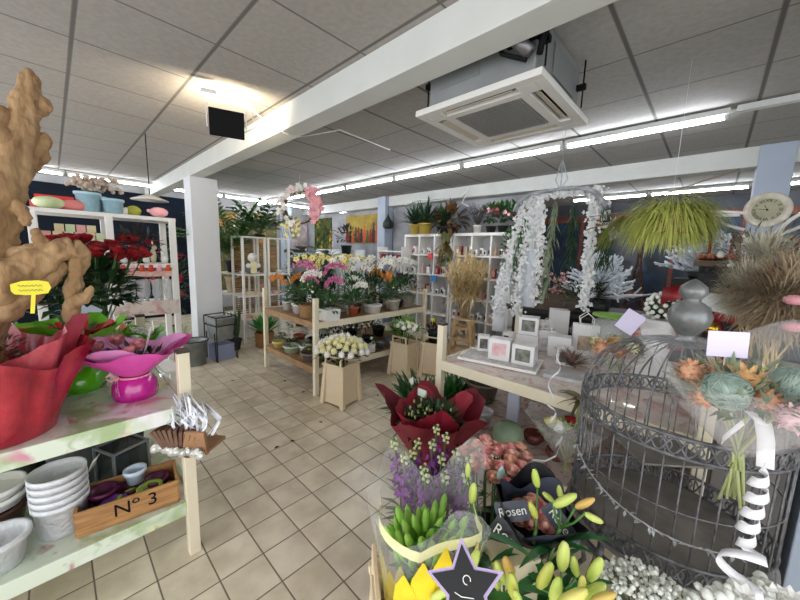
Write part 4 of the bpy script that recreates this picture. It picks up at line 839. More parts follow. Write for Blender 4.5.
# ================= HANGING FLOWER WREATH
wp=Vector((-4.9,2.8,2.27)); wp=at(300,207,y=2.8); t=thing('hanging_wreath','hanging twig ring with pink and white blossoms below the ceiling','wreath',wp,math.radians(45)); s=MB()
for k in range(5): s.tube([(.24*math.cos(a+k)+.015*math.sin(5*a+k),.02*math.sin(4*a+k),.26*math.sin(a+k)) for a in [i*PI/12 for i in range(24)]],.009,5,closed=True)
s.build('twig_ring',BARK,t); MB().tube([(0,0,.25),(0,0,2.75-wp.z)],.003,4).build('cord',WIRE,t)
l=MB()
for i in range(150): a=R.uniform(-.4,PI+.9) if i%4 else R.uniform(0,6.3); l.blade((.25*math.cos(a),R.uniform(-.04,.04),.26*math.sin(a)),(math.cos(a)+R.uniform(-.6,.6),R.uniform(-1,1),R.uniform(-1,.6)),.1,.03,.6,2)
for i in range(14):
    x=R.uniform(-.3,-.05); l.tube([(x,R.uniform(-.05,.05),-.15),(x-.03,0,-.35),(x,0,-.5)],.004,4)
l.build('foliage',OLEAF,t)
def blossoms(nm,m,rng,n,r):
    f=MB()
    for i in range(n): a=R.uniform(*rng); f.bloom((.27*math.cos(a)+R.gauss(0,.03),R.uniform(-.09,.05),.28*math.sin(a)+R.gauss(0,.03)),(R.uniform(-.5,.5),-1,R.uniform(-.3,.6)),r,5,.8,.4)
    f.build(nm,m,t)
blossoms('pink_blossoms',PINK,(-.75,1.1),80,.062); blossoms('white_blossoms',WPET,(1.0,4.2),70,.045); blossoms('pale_pink_blossoms',mat('pale_pink','ecc4ca',.6),(1.8,3.3),18,.04)
f=MB(); [f.bloom((R.uniform(-.3,.0),R.uniform(-.08,.05),R.uniform(-.5,-.2)),(0,-1,.3),.035,5,.8,.4) for i in range(22)]; f.build('yellow_blossoms',mat('butter_petal','e8dc96',.6),t)
# ================= CUBE SHELVES
KZ=[.12,.476,.832,1.188,1.544,1.90]; BK=mat('mug_black','1c1c1e',.3); GB=[mat('gift_white','eceae8',.35),mat('gift_rose','d8a6a8',.4),mat('gift_tan','c8a078',.5),mat('gift_red','9c2a2c',.4),mat('gift_grey','a9a6a4',.5)]
def mug(t,r=.035,h=.08,m=None,pat=True):
    MB().lathe([(0,0),(r,0),(r,h),(r*.88,h),(r*.88,.01),(0,.01)],14).build('cup',m or WPOT,t)
    MB().tube([(0,r,.02),(0,r+.02,.025),(0,r+.022,.055),(0,r,.065)],.005,5).build('handle',m or WPOT,t)
    if pat: MB().box((0,-r-.001,h*.5),(r*.9,.003,h*.5)).build('motif',BK,t)
def cubes(name,lab,x0,x1,nc,skip=()):
    t=thing(name,lab,'shelf',((x0+x1)/2,4.9,0)); W=x1-x0; d=.36
    for i in range(nc+1): MB().box((-W/2+W*i/nc,0,1.0),(.028 if 0<i<nc else .04,d,1.84)).build('divider',WHITE,t,bevel=.002)
    for z in KZ: MB().box((0,0,z),(W+.04,d-.01,.03 if .2<z<1.8 else .045)).build('shelf_board',WHITE,t,bevel=.002)
    MB().box((0,d/2-.01,1.0),(W,.008,1.84)).build('back_panel',mat('shelf_back','c4c5c6',.6),t); MB().box((0,.02,.05),(W,.3,.1)).build('plinth',WHITE,t)
    return t
cubes('cube_shelf','white cube shelf unit on the left along the grey wall',-4.37,-3.30,3); cubes('cube_shelf','white cube shelf unit on the right along the grey wall behind the pampas',-3.24,-2.20,3)
rows=['bottom','fourth','third','second','top']
n_=0
for ui,(x0,x1) in enumerate(((-4.37,-3.30),(-3.24,-2.20))):
    for ci in range(3):
        for ri in range(5):
            if ri<2 and ui==0: continue
            cx=x0+(x1-x0)*(ci+.5)/3; z=KZ[ri]+.017
            g='gifts in the %s cube of column %d, %s shelf'%(rows[ri],ci+1,('left','right')[ui])
            wh=('%s row, %s column of the %s cube shelf'%(rows[ri],('left','middle','right')[ci],('left','right')[ui]))
            kind=(ci*2+ri+ui*3)%3
            for k in range(4):
                p=(cx-.115+.077*k,4.78+.05*(k%2),z); r=R.random()
                if kind==0 or (kind==2 and k%2):
                    t=thing('gift_mug','white mug with dark motif in the '+wh,'mug',p,R.uniform(-.5,.5),'mugs, '+wh); mug(t,.03,.09+.03*(k%2))
                elif kind==1:
                    t=thing('gift_box','small patterned gift box in the '+wh,'box',p,R.uniform(-.4,.4),'boxes, '+wh); h=R.uniform(.08,.16); MB().box((0,0,h/2),(.062,.06,h)).build('carton',GB[n_%5],t,bevel=.002); MB().box((0,-.031,h*.45),(.04,.002,h*.5)).build('print',BK if n_%2 else GB[(n_+3)%5],t)
                else:
                    t=thing('small_vase','small pale vase in the '+wh,'vase',p,0,'vases, '+wh); MB().lathe([(0,0),(.022,0),(.03,.04),(.012,.09),(.018,.12)],12).build('body',GB[n_%3],t); MB().blade((0,0,.1),(.2,-.2,1),.09,.03,.2,2).build('sprig',GB[(n_+1)%4],t)
                n_+=1
tag(MB().box((0,-.2,0),(.11,.02,.10)).build('red_sign',mat('sign_red','c23a34',.5),loc=(-3.72,4.9,1.52)),'small red price board hung on the left cube shelf','sign')
tag(MB().box((0,-.2,0),(.13,.02,.11)).build('blue_sign',mat('sign_blue','3a7ab0',.5),loc=(-3.62,4.9,1.13)),'small blue price board hung on the left cube shelf','sign')
DR=mat('dracaena','14301c',.45,'2f5232',10)
def spiky(name,lab,p,n,L,w,pr,ph,pm,m=DR,droop=.7,el=(.2,1.5)):
    t=thing(name,lab,'plant',p); pot(MB(),pr,ph).build('pot',pm,t); foliage(MB(),(0,0,ph),n,L,w,el,droop,.02,4).build('leaves',m,t); return t
spiky('yucca_plant','spiky dark green plant in the smaller yellow pot on the cube shelf',(-4.13,4.72,1.925),90,.40,.035,.10,.17,YPOT)
spiky('yucca_plant','spiky dark green plant in the larger yellow pot on the cube shelf top',(-3.86,4.70,1.925),110,.44,.035,.13,.18,YPOT)
spiky('yucca_plant','dark spiky plant in a black pot above the third column of cubes',(-3.5,4.72,1.925),100,.42,.035,.1,.12,BPOT)
bush('trailing_plant','dark trailing plant with reddish leaves over the front of the cube shelf',(-3.36,4.72,1.925),.26,.3,mat('croton','24381f',.5,'7a4a28',6),BPOT,n=90,L=.2,w=.08,ph=.1,low=-1)
t=thing('hanging_leaves','large olive and brown leaves drooping over the cubes','plant',(-3.32,4.66,1.62)); f=MB(); [f.blade((R.uniform(-.13,.13),R.uniform(-.03,.0),R.uniform(-.1,.36)),(R.uniform(-.6,.6),-.5,-.6),.26,.1,.4,3) for i in range(22)]; f.build('leaves',mat('olive_brown','3c4a20',.5,'6a5224',5),t)
t=thing('twig_pot','white pot with bare grey twigs on the right cube shelf top','plant',(-2.84,4.78,1.925)); pot(MB(),.07,.12).build('pot',WPOT,t); s=MB(); [s.tube([(0,0,.1),(R.uniform(-.12,.12),R.uniform(-.08,.08),.3),(R.uniform(-.25,.25),R.uniform(-.1,.1),R.uniform(.3,.5))],.003,4) for i in range(50)]; s.build('twigs',mat('grey_twig','4c4648',.8),t)
for i,(x,l,c) in enumerate(((-2.62,'flowering plant with pale pink blooms on the right cube shelf top',PINK),(-2.42,'leafy begonia with red leaves in the middle of the right shelf top',RPET),(-2.22,'bushy green and pink plant at right end of the cube shelf top',PINK))): bush('begonia',l,(x,4.82,1.925),.2,.32,LEAF,BPOT,c,14,n=120,L=.11,ph=.1,pr=.08)
t=thing('ivy_plant','green ivy trailing down the right end of the cube shelf','plant',(-2.2,4.70,1.55)); leafball(MB(),(0,0,.05),.16,.42,170,.08,.04,-1).build('leaves',LEAF,t)
# ================= RIGHT DISPLAY TABLE
rt=rail_table('display_table','two-tier display table with pink floral cloth holding mug boxes at the right',-1.345,.06,1.875,3.16,cloth=CLOTH2,wood=CREAM)
ZR=.802
SL=mat('slate_cabinet','5d5855',.6,'4d4947',6)
t=thing('side_cabinet','low dark taupe cabinet beside the blue-grey pillar at right','cabinet',(.21,2.5,0)); MB().box((0,0,.41),(.26,.9,.8)).build('body',SL,t,bevel=.005); MB().box((0,0,.825),(.28,.92,.03)).build('worktop',SL,t,bevel=.004); MB().box((-.0,-.455,.42),(.2,.012,.66)).build('door',mat('slate_door','6a6562',.5),t)
PRF=[mat('print_floral','d8a0a4',.5,'f0e4e2',14),mat('print_dark','3a3c34',.4,'8c8e84',20),mat('print_kraft','b99a78',.6,'8a6a4a',30),mat('print_grey','bab6b4',.5,'e8e6e4',25)]
CWH=mat('white_carton','e9e8e8',.4)
def gbox(lab,u,v,w,d,h,rz,pr,z=ZR,win=True,zz=0):
    t=thing('gift_box',lab,'box',at(u,v,z=z)+Vector((0,d*.4,zz)),rz); MB().box((0,0,h/2),(w,d,h)).build('carton',CWH,t,bevel=.003)
    if win:
        MB().box((0,-d/2-.001,h*.5),(w*.66,.003,h*.62)).build('printed_window',PRF[pr],t); MB().box((-w/2-.001,0,h*.5),(.003,d*.5,h*.5)).build('side_print',PRF[pr],t)
    return t
tc=at(500,361,z=ZR); t=thing('serving_tray','white rimmed serving tray with pink and grey print under the mug boxes','tray',tc,math.radians(12))
MB().box((0,0,.004),(.52,.30,.008)).build('base',PRF[3],t)
for c,d in (((0,-.15,.012),(.54,.014,.02)),((0,.15,.012),(.54,.014,.02)),((-.265,0,.012),(.014,.3,.02)),((.265,0,.012),(.014,.3,.02))): MB().box(c,d).build('rim',WPOT,t,bevel=.003)
gbox('small white mug box with black bottle print at left end of the tray',481,352,.09,.08,.125,.5,1,zz=.01)
gbox('white box with pink flower print in the middle of the tray',497,361,.15,.10,.155,.25,0,zz=.01)
gbox('white mug box with dark picture window at the right end of the tray',521,366,.15,.12,.14,.15,1,zz=.01)
t=thing('teacup','small white patterned teacup behind the tray boxes','cup',at(500,346,z=ZR)+Vector((0,.15,0))); mug(t,.05,.10); 
gbox('low white drum box under the picture box behind the tray',524,350,.17,.15,.13,.3,3,win=False)
b_=at(524,350,z=ZR)+Vector((0,.06,.131)); t=thing('gift_box','white mug box with dark photo window stacked on the low white box','box',b_,.3); MB().box((0,0,.07),(.15,.13,.14)).build('carton',CWH,t,bevel=.003); MB().box((0,-.066,.075),(.1,.003,.09)).build('printed_window',PRF[1],t)
gbox('tall plain white box at the back of the mug display',555,336,.17,.15,.26,.4,3,win=False)
gbox('white box with grey print left of the tall plain box',539,343,.13,.1,.2,.6,3)
gbox('white lidded box in front of the tall plain white box',556,357,.16,.12,.16,.3,3,win=False)
gbox('white box with small dark window right of the curled ribbon',562,365,.11,.1,.12,.3,1)
def giftbag(lab,u,v,w,h,rz,pr,z=ZR):
    t=thing('gift_bag',lab,'bag',at(u,v,z=z),rz); MB().box((0,0,h/2),(w,.07,h),taper=1.06).build('bag_body',CWH,t,bevel=.002)
    MB().box((0,-.038,h*.42),(w*.6,.002,h*.45)).build('label',PRF[pr],t)
    for s in (-1,1): MB().tube([(-w*.25,s*.034,h),(-w*.28,s*.045,h+.05),(0,s*.05,h+.09),(w*.28,s*.045,h+.05),(w*.25,s*.034,h)],.004,5).build('string_handle',WPOT,t)
giftbag('white gift bag with kraft dotted label right of the boxes',583,355,.17,.25,.35,2)
giftbag('white gift bag with white cord handles left of the tall plain box',545,350,.13,.17,.5,3)
t=thing('dried_protea','brown spiky dried leaf cluster on the table right of the boxes','dried flower',at(571,367,z=ZR)); foliage(MB(),(0,0,.01),40,.16,.03,(.1,1.3),.3,.01).build('leaves',mat('dry_brown','6e4a40',.7,'a08a80',20),t)
t=thing('dried_sprig','small olive dried sprig hanging off the table front corner','dried flower',at(582,400,y=1.80)); foliage(MB(),(0,0,0),26,.12,.035,(-1.2,.6),.6,.01).build('leaves',mat('dry_olive','8c8a5c',.7,'5a5a3a',20),t)
tag(MB().box((0,0,.012),(.36,.2,.024)).build('clear_parcel',mat('grey_sheet','c4c6c6',.3,'a8a4a2',12),loc=at(572,382,z=ZR)+Vector((0,.08,0)),rz=.2),'flat pale grey parcel lying at the front right of the table','parcel')
# cellophane bouquets
def cone(mb,r,h,n=30,corner=.25,ph=0):
    return wrap(mb,r*.12,r,h,0,6,.09,4,corner,ph=ph,n=n*2,flare=.8)
def axis(o,d):
    o.rotation_mode='QUATERNION'; o.rotation_quaternion=Vector(d).normalized().to_track_quat('Z','Y')
def cello_bouquet(lab,p,d,r,h,items,leafm,nl=90):
    t=thing('bouquet',lab,'bouquet',p); axis(t,d)
    cone(MB(),r,h*1.1,corner=.3,ph=.6).build('cellophane_wrap',CELLO,t); cone(MB(),r*.8,h*.8,corner=.15,ph=1.6).build('paper_wrap',mat('grey_paper_clear','d6cccc',.35,alpha=.22),t)
    leafball(MB(),(0,0,h*.72),r*.68,h*.2,nl,r*.3,r*.07).build('foliage',leafm,t)
    sb_=MB(); [sb_.tube([(.012*math.cos(i*2.4),.012*math.sin(i*2.4),-h*.22),(.004*math.cos(i),.004*math.sin(i),0),(.05*math.cos(i*2.4),.05*math.sin(i*2.4),h*.6)],.003,5) for i in range(10)]; sb_.build('stem_bundle',mat('pale_stem','a8b078',.6),t)
    for nm,m,k,x,y,z,s in items:
        b=MB()
        if k=='rose': b.rose((x,y,z),(x*2,y*2,1),s)
        elif k=='ball':
            b.ell((x,y,z),s,14,9)
            for i in range(16): q=Matrix.Rotation(R.uniform(0,PI),4,'X')@Matrix.Rotation(R.uniform(0,PI),4,'Y'); b.tube([Vector((x,y,z))+q@Vector((s*1.02*math.cos(a),s*1.02*math.sin(a),0)) for a in [j*PI/9 for j in range(18)]],s*.05,4,closed=True)
        elif k=='mum': b.pom((x,y,z),s,60,pl=.55,w=.28)
        b.build(nm,m,t)
    return t
SUCC=mat('dusty_teal','6f867c',.7,'a8b8ac',40); 
bc=cello_bouquet('large cellophane bouquet with teal wool balls and peach flowers leaning on the birdcage',at(738,452,y=1.17),(-.02,-.18,1),.19,.22,[
 ('wool_ball',SUCC,'ball',-.035,-.06,.19,.044),('wool_ball',SUCC,'ball',.065,.03,.20,.042),('peach_mum',mat('peach_gold','dba566',.6,'eac48e',14),'mum',-.01,.0,.19,.05),('peach_ball',PEACH,'mum',-.11,.0,.19,.036),('peach_flower',PEACH,'mum',.03,-.04,.18,.03),('pale_flower',mat('pale_pink','ecc4ca',.6),'mum',.11,-.03,.17,.038),('peach_flower',PEACH,'mum',-.07,-.06,.16,.035),('pale_flower',mat('pale_pink','ecc4ca',.6),'mum',.13,.04,.17,.03),('cream_flower',CRPET,'mum',.02,.07,.19,.032),('peach_flower',PEACH,'mum',-.06,.05,.19,.035),('pale_flower',mat('pale_pink','ecc4ca',.6),'mum',.07,-.08,.17,.034)],GLEAF,150)
t=thing('gift_card','blank pale lavender card on a stick above the cellophane bouquet','card',at(724,365,y=1.17)); MB().box((0,0,.055),(.082,.002,.066),M=Matrix.Rotation(-.05,4,'Y')@Matrix.Rotation(.4,4,'Z')).build('card',mat('lavender_card','dcd4f0',.5),t); MB().tube([(0,.004,-.05),(0,.003,.03)],.002,5).build('stick',WPOT,t)
s=MB(); 
for i in range(9): s.tube([(R.uniform(-.01,.01),R.uniform(-.01,.01),0),(R.uniform(-.03,.03),R.uniform(-.02,.02),-.11-R.uniform(0,.05))],.0035,5)
o=s.build('cut_stems',mat('pale_stem','a8b078',.6),bc); o.location=(0,0,-.0)
# white curled ribbon
RB=mat('satin_ribbon','f0f0f4',.35); p0=at(763,422,y=1.12); p1=at(765,466,y=1.10)
def curl(mb,a,b,turns,r,w,n=60,wob=.0):
    a=Vector(a);b=Vector(b);ax=(b-a).normalized();u=ax.orthogonal().normalized();v=ax.cross(u); pts=[];
    for i in range(n+1):
        t=i/n; an=2*PI*turns*t; rr=r*min(1,4*t+.1); pts.append(a.lerp(b,t)+(u*math.cos(an)+v*math.sin(an))*rr)
    mb.ribbon(pts,w,side=lambda q:ax+(u*math.cos(2*PI*turns*q)+v*math.sin(2*PI*turns*q))*.25); return mb
m=MB(); m.ribbon([at(752,412,y=1.12),p0,at(766,440,y=1.10),at(765,468,y=1.10)],.03,side=lambda q:(1,.2,0)); curl(m,p1,at(744,540,y=1.13),5,.018,.024,90); curl(m,at(744,540,y=1.13),at(738,588,y=1.05),1.5,.04,.022,30); m.ribbon([at(752,415,y=1.13),at(740,425,y=1.1),at(722,440,y=1.1)],.02,side=(0,.2,1))
tag(m.build('curled_ribbon',RB,solid=.0008),'long curled white satin ribbon hanging from the cellophane bouquet','ribbon')
cello_bouquet('cellophane bouquet with peach roses lying behind the birdcage dome',at(612,372,y=2.25),(.0,-.35,1),.19,.20,[('peach_mum',PEACH,'mum',-.05,-.03,.17,.055),('peach_rose',PEACH,'rose',.04,-.05,.16,.04),('peach_rose',mat('peach_gold','dba566',.6),'rose',.0,.05,.17,.04),('cream_flower',CRPET,'rose',-.1,.04,.16,.035),('cream_flower',CRPET,'mum',.09,.03,.17,.035)],GLEAF)
tag(MB().box((0,0,0),(.10,.002,.13),M=Matrix.Rotation(.5,4,'Y')).build('gift_card',mat('lavender_card','dcd4f0',.5),loc=at(630,322,y=2.3)),'tilted lavender card in the peach bouquet behind the dome','card')
cello_bouquet('clear wrapped bouquet with a red rose leaning on the table front',at(566,462,y=1.72),(-.06,.10,1),.17,.20,[('red_rose',RPET,'rose',-.03,-.05,.19,.038),('cream_rose',CRPET,'rose',.06,-.05,.17,.045),('cream_rose',CRPET,'rose',-.02,-.09,.15,.03),('white_flower',WPET,'mum',.05,.03,.18,.035)],YLEAF,60)
m=MB(); curl(m,at(548,400,y=1.70),at(560,446,y=1.66),2,.022,.014,40); m.ribbon([at(560,446,y=1.66),at(556,456,y=1.64),at(545,461,y=1.62),at(532,460,y=1.62)],.012,side=(0,.3,1))
tag(m.build('curled_ribbon',RB,solid=.0008),'thin curled white ribbon hanging before the table front rail','ribbon')
m=MB(); curl(m,at(560,348,y=1.84),at(550,398,y=1.72),1.5,.02,.014,40); tag(m.build('curled_ribbon',RB,solid=.0008),'thin white ribbon spiralling over the table edge below the white boxes','ribbon')
# ================= BIRDCAGE
cx,cy,r=-.04,1.54,.30; CG=mat('cage_iron','7c7c7e',.5,'4c4c4e',40,metal=.35); t=thing('birdcage','large round grey wrought-iron birdcage with domed top at right foreground','birdcage',(cx,cy,0))
def band(nm,z0,z1,rr,scroll=True):
    m=MB(); 
    for z in (z0,z1): m.tube([(rr*math.cos(a),rr*math.sin(a),z) for a in [i*PI/32 for i in range(64)]],.006,6,closed=True)
    n=26
    for i in range(n):
        a0=2*PI*i/n
        for s in (0,1):
            pts=[]
            for k in range(9):
                u=k/8; a=a0+2*PI/n*(u if s==0 else u); zz=z0+(z1-z0)*(.5+.42*math.sin(PI*2*u+(PI if s else 0))); pts.append((rr*math.cos(a),rr*math.sin(a),zz))
            m.tube(pts,.0038,4)
        a=a0+PI/n; m.tube([(rr*math.cos(a+.05*math.cos(b)),rr*math.sin(a+.05*math.cos(b)),(z0+z1)/2+.016*math.sin(b)) for b in [k*PI/4 for k in range(8)]],.003,4,closed=True)
    m.build(nm,CG,t)
band('base_band',.565,.635,r); band('middle_band',.975,1.035,r); 
MB().lathe([(0,.555),(r+.012,.555),(r+.016,.562),(r-.004,.568),(0,.568)],48).build('floor_plate',mat('cage_floor','8a8680',.7,'6c6862',8),t)
nb=40
for i in range(nb):
    a=2*PI*i/nb; c,s_=math.cos(a),math.sin(a); MB().tube([(r*c,r*s_,.565),(r*c,r*s_,1.03)],.0028,5).build('bar',CG,t)
for i in range(32):
    a=2*PI*i/32; pts=[]
    for k in range(9):
        u=k/8; rr=r*math.cos(u*PI/2*.94)**.9; zz=1.03+.245*math.sin(u*PI/2); pts.append((rr*math.cos(a),rr*math.sin(a),zz))
    MB().tube(pts,.003,5).build('dome_bar',CG,t)
d=MB()
for z in (.80,): d.tube([(r*math.cos(a),r*math.sin(a),z) for a in [i*PI/24 for i in range(48)]],.003,5,closed=True)
d.build('hoop',CG,t)
f=MB(); f.lathe([(.045,1.255),(.03,1.275),(.018,1.285),(.03,1.30),(.055,1.335),(.062,1.365),(.05,1.40),(.022,1.42),(.026,1.428),(.04,1.445),(.036,1.468),(.016,1.487),(0,1.497)],24,fn=lambda a,j:1+.03*math.cos(8*a)); f.build('finial',mat('finial_grey','8a8c8c',.35,'686a6a',16,metal=.4),t)
MB().box((-.03,.1,.79),(.26,.2,.008),M=Matrix.Rotation(.7,4,'Z')).build('inner_shelf',mat('cage_board','7a766e',.7,'64605a',10),t)
m=MB(); m.lathe([(r+.02,.50),(r+.025,.51),(r+.01,.52),(r-.005,.51),(r+.02,.50)],48); m.build('stand_ring',CG,t)
for i in range(4):
    a=PI/4+.35+i*PI/2; c,s_=math.cos(a),math.sin(a); MB().tube([((r+.01)*c,(r+.01)*s_,.56),((r+.015)*c,(r+.015)*s_,.3),((r-.03)*c,(r-.03)*s_,.12),((r+.03)*c,(r+.03)*s_,.0)],.011,8).build('stand_leg',CG,t)
g=MB(); 
for i in range(60):
    u=i/59; a=PI+.5+u*1.75; rr=r+.012; z=.815-.10*math.sin(u*PI*.62); p=Vector((rr*math.cos(a),rr*math.sin(a),z)); g.blade(p,(R.uniform(-1,1),R.uniform(-1,.2),R.uniform(-.6,.6)),.022,.010,.2,2)
g.tube([((r+.01)*math.cos(PI+.5+u*1.75),(r+.01)*math.sin(PI+.5+u*1.75),.815-.10*math.sin(u*PI*.62)) for u in [k/20 for k in range(21)]],.002,4)
g.build('leaf_garland',mat('silver_garland','c6c8ca',.4,metal=.3),t)
# ================= LOWER SHELF OF THE RIGHT TABLE
ZS=.302
potthing('planter_bowl','wide brown planter with soil at the left end of the right table lower shelf',at(475,402,z=ZS)+Vector((0,.1,0)),.15,.17,mat('mocha_pot','7c6a5c',.6),fill=1)
tag(MB().lathe([(0,0),(.135,0),(.13,.02),(0,.035)],24).build('soil',SOIL,loc=at(475,402,z=ZS)+Vector((0,.1,.135))),'dark soil filling the wide brown planter','soil',kind='stuff')
potthing('small_pot','small white embossed pot in front of the brown planter',at(483,425,z=ZS),.065,.12,WD)
tag(MB().box((0,0,.22),(.09,.03,.44)).build('white_board',mat('blueish_board','cfd6e6',.4),loc=at(497,432,z=ZS)+Vector((0,.25,0)),bevel=.003),'upright pale blue-white board on the lower shelf right of the brown planter','board')
tag(MB().ell((0,0,.085),(.10,.10,.085),20,12).tube([(.01*math.cos(a),.01*math.sin(a),.168) for a in [i*PI/4 for i in range(8)]],.004,4,closed=True).build('green_vase',mat('sage_ceramic','93aa8c',.35),loc=at(503,449,z=ZS)+Vector((0,.06,0))),'rounded sage green ceramic vase on the lower shelf','vase')
BRG=mat('brown_ceramic','7a4038',.25,'5e2e28',14)
for u,v,rr,l in ((530,445,.07,'glossy brown bowl right of the sage green vase'),(553,462,.065,'glossy brown bowl under the red rose bouquet'),(575,470,.05,'dark wine coloured bowl at the right end of the lower shelf')): tag(MB().lathe([(0,0),(rr*.6,0),(rr,rr*.55),(rr*.9,rr*1.05),(rr*.8,rr*1.05),(rr*.5,.02),(0,.02)],20).build('glazed_bowl',BRG,loc=at(u,v,z=ZS)+Vector((0,.05,0))),l,'bowl')
# plants by the front left post
for u,v,l,fl in ((418,392,'dark green strappy plant with a white tulip left of the table post',None),(452,388,'dark green leafy plant right behind the table post',None)):
    p=at(u,v,z=.42); p.z=0; t=thing('leafy_plant',l,'plant',(p.x,p.y,0)); pot(MB(),.12,.25).build('pot',BPOT,t); foliage(MB(),(0,0,.24),90,.34,.05,(.3,1.5),.5,.08,4).build('leaves',LEAF,t)
    if u==418: MB().pom((-.02,-.05,.52),.04,14).build('tulip',WPET,t)
# ================= RED WRAPPED BOUQUET
DRW=mat('dark_red_paper','84192c',.6,'6a1020',6,bump=.5); rp=Vector((-1.12,1.50,0)); t=thing('flower_bucket','black bucket under the dark red wrapped bouquet','bucket',rp); pot(MB(),.12,.3).build('body',BPOT,t)
t=thing('red_bouquet','bouquet of green buds in flared dark red paper by the table post','bouquet',rp+Vector((0,0,.03))); w=MB(); wrap(w,.06,.235,.36,.20,9,.08,5,.6,ph=.3,flare=1.1,asp=1.1); w.build('paper_wrap',DRW,t)
w=MB(); wrap(w,.05,.18,.39,.20,7,.08,4,.4,ph=1.3,flare=1.2); w.build('inner_paper_wrap',mat('red_tissue','961e32',.6,bump=.5),t); MB().tube([(0,0,0),(0,0,.3)],.03,8).build('stem_bundle',STEM,t)
leafball(MB(),(0,0,.50),.17,.10,190,.09,.03).build('foliage',DLEAF,t); f=MB(); [f.ell((R.uniform(-.14,.14),R.uniform(-.14,.1),.60+R.uniform(-.04,.03)),(.008,.008,.013),6,4) for i in range(46)]; f.build('buds',mat('green_bud','b0b878',.5),t)
t=thing('price_label','small white rounded price label on a stick in the dark red bouquet','label',at(422,393,y=1.55)); MB().box((0,0,0),(.07,.004,.05)).build('plate',mat('mint_white','dfeadf',.4),t,bevel=.0018); MB().rod((0,.0,-.02),(0,.0,-.12),.006,.003).build('stick',WPOT,t)
# ================= STOCKS
sp=Vector((-.71,.98,0)); t=thing('flower_bucket','navy bucket of purple stocks in front of the red bouquet','bucket',sp); pot(MB(),.11,.42).build('body',mat('navy_plastic','1c2440',.4),t)
t=thing('stock_bunch','bunch of purple stock flowers with pale green tips','flowers',sp+Vector((0,0,.06))); s=MB(); tips=[]
for i in range(15):
    a=i*2.4; q=.14*math.sqrt((i+.5)/15); x,y=q*math.cos(a),q*math.sin(a); h=.72+R.uniform(-.03,.03); s.tube([(x*.4,y*.4,0),(x,y,h*.6),(x*1.3,y*1.3,h)],.004,5)
    f=MB()
    for k in range(22): u=k/22; e=k*2.4; f.bloom((x*(1+.3*u)+.018*math.cos(e),y*(1+.3*u)+.018*math.sin(e),h*(.68+.24*u)),(math.cos(e),math.sin(e),.5),.02*(1.1-u*.4),5,.9,.3)
    f.build('flower_spike',mat('stock_purple','6a1f78',.6,'8c4a98',30),t)
    for k in range(7): e=k*2.4; tips.append((x*1.3+.012*math.cos(e),y*1.3+.012*math.sin(e),h*(.95)+.005*k))
    f=MB(); [f.ell(p,.007,6,4) for p in tips]; f.build('tip_buds',mat('tip_green','b8c48a',.6,'dfe0b0',20),t); tips=[]
s.build('stems',STEM,t); leafball(MB(),(0,0,.45),.15,.12,90,.1,.02).build('foliage',GLEAF,t)
# ================= YELLOW WRAPPED LILIES IN CREAM BUCKET
yb=Vector((-.55,.69,0)); bk=bucket('cream plastic bucket with yellow wrapped lilies in the foreground',yb,math.radians(-38)); bk.scale=(.95,.95,1.15)
t=thing('wrapped_lilies','bunch of green lily buds in clear and yellow petal-printed sleeve','bouquet',yb+Vector((.02,.02,.08))); w=MB(); wrap(w,.06,.165,.62,.12,5,.06,4,.28,ph=.5,flare=1.0,n=72); w.build('clear_sleeve',CELLO,t)
w=MB(); 
for a,hh,z_ in ((-1.25,.22,.44),(-.95,.27,.45),(-.65,.31,.46),(-.35,.30,.46),(-.05,.28,.46),(.25,.24,.46)):
    c=Vector((math.cos(a),math.sin(a),0)); w.blade(c*.135+Vector((0,0,z_)),c*.14+Vector((0,0,1)),hh,.075,.05,4,.5,-.15,side=(-c.y,c.x,0))
w2=MB()
for i in range(6):
    a=-2.7+i*.27; c=Vector((math.cos(a),math.sin(a),0)); w2.blade(c*.12+Vector((0,0,.42)),c*.14+Vector((0,0,1)),.2+.05*(i%2),.06,.05,4,.5,-.15,side=(-c.y,c.x,0))
w2.build('olive_petal_print',mat('olive_print','c2ac2c',.35,alpha=.55),t)
w.build('yellow_petal_print',mat('yellow_print','f0d62a',.35,'dcc01c',10),t)
pts=[((.155*(1+.1*math.cos(4*a)))*math.cos(a),(.155*(1+.1*math.cos(4*a)))*math.sin(a),.70+.045*abs(math.cos(2*a+.5))) for a in [-2.9+i*.145 for i in range(28)]]
MB().ribbon(pts,.03,side=(0,0,1)).build('yellow_edge_band',mat('pale_yellow_band','e9e6a4',.4),t)
leafball(MB(),(0,0,.52),.06,.10,70,.08,.03).build('foliage',YLEAF,t)
for i in range(42):
    a=i*2.4; q=.115*math.sqrt((i+.5)/42); d=Vector((math.cos(a)*.4,math.sin(a)*.4,1)); p=Vector((q*math.cos(a),q*math.sin(a),.63+R.uniform(-.035,.035)))
    MB().lathe([(0,-.035),(.008,-.028),(.0125,0),(.009,.022),(0,.036)],8,c=p,M=d.to_track_quat('Z','Y').to_matrix().to_4x4()).build('bud',mat('bright_bud','7cb53a',.45,'a4cf5c',10,stretch=(3,3,.6)),t)
s=MB(); [s.tube([(0,0,0),(R.uniform(-.08,.08),R.uniform(-.08,.08),.6)],.004,4) for i in range(10)]; s.build('stems',STEM,t)
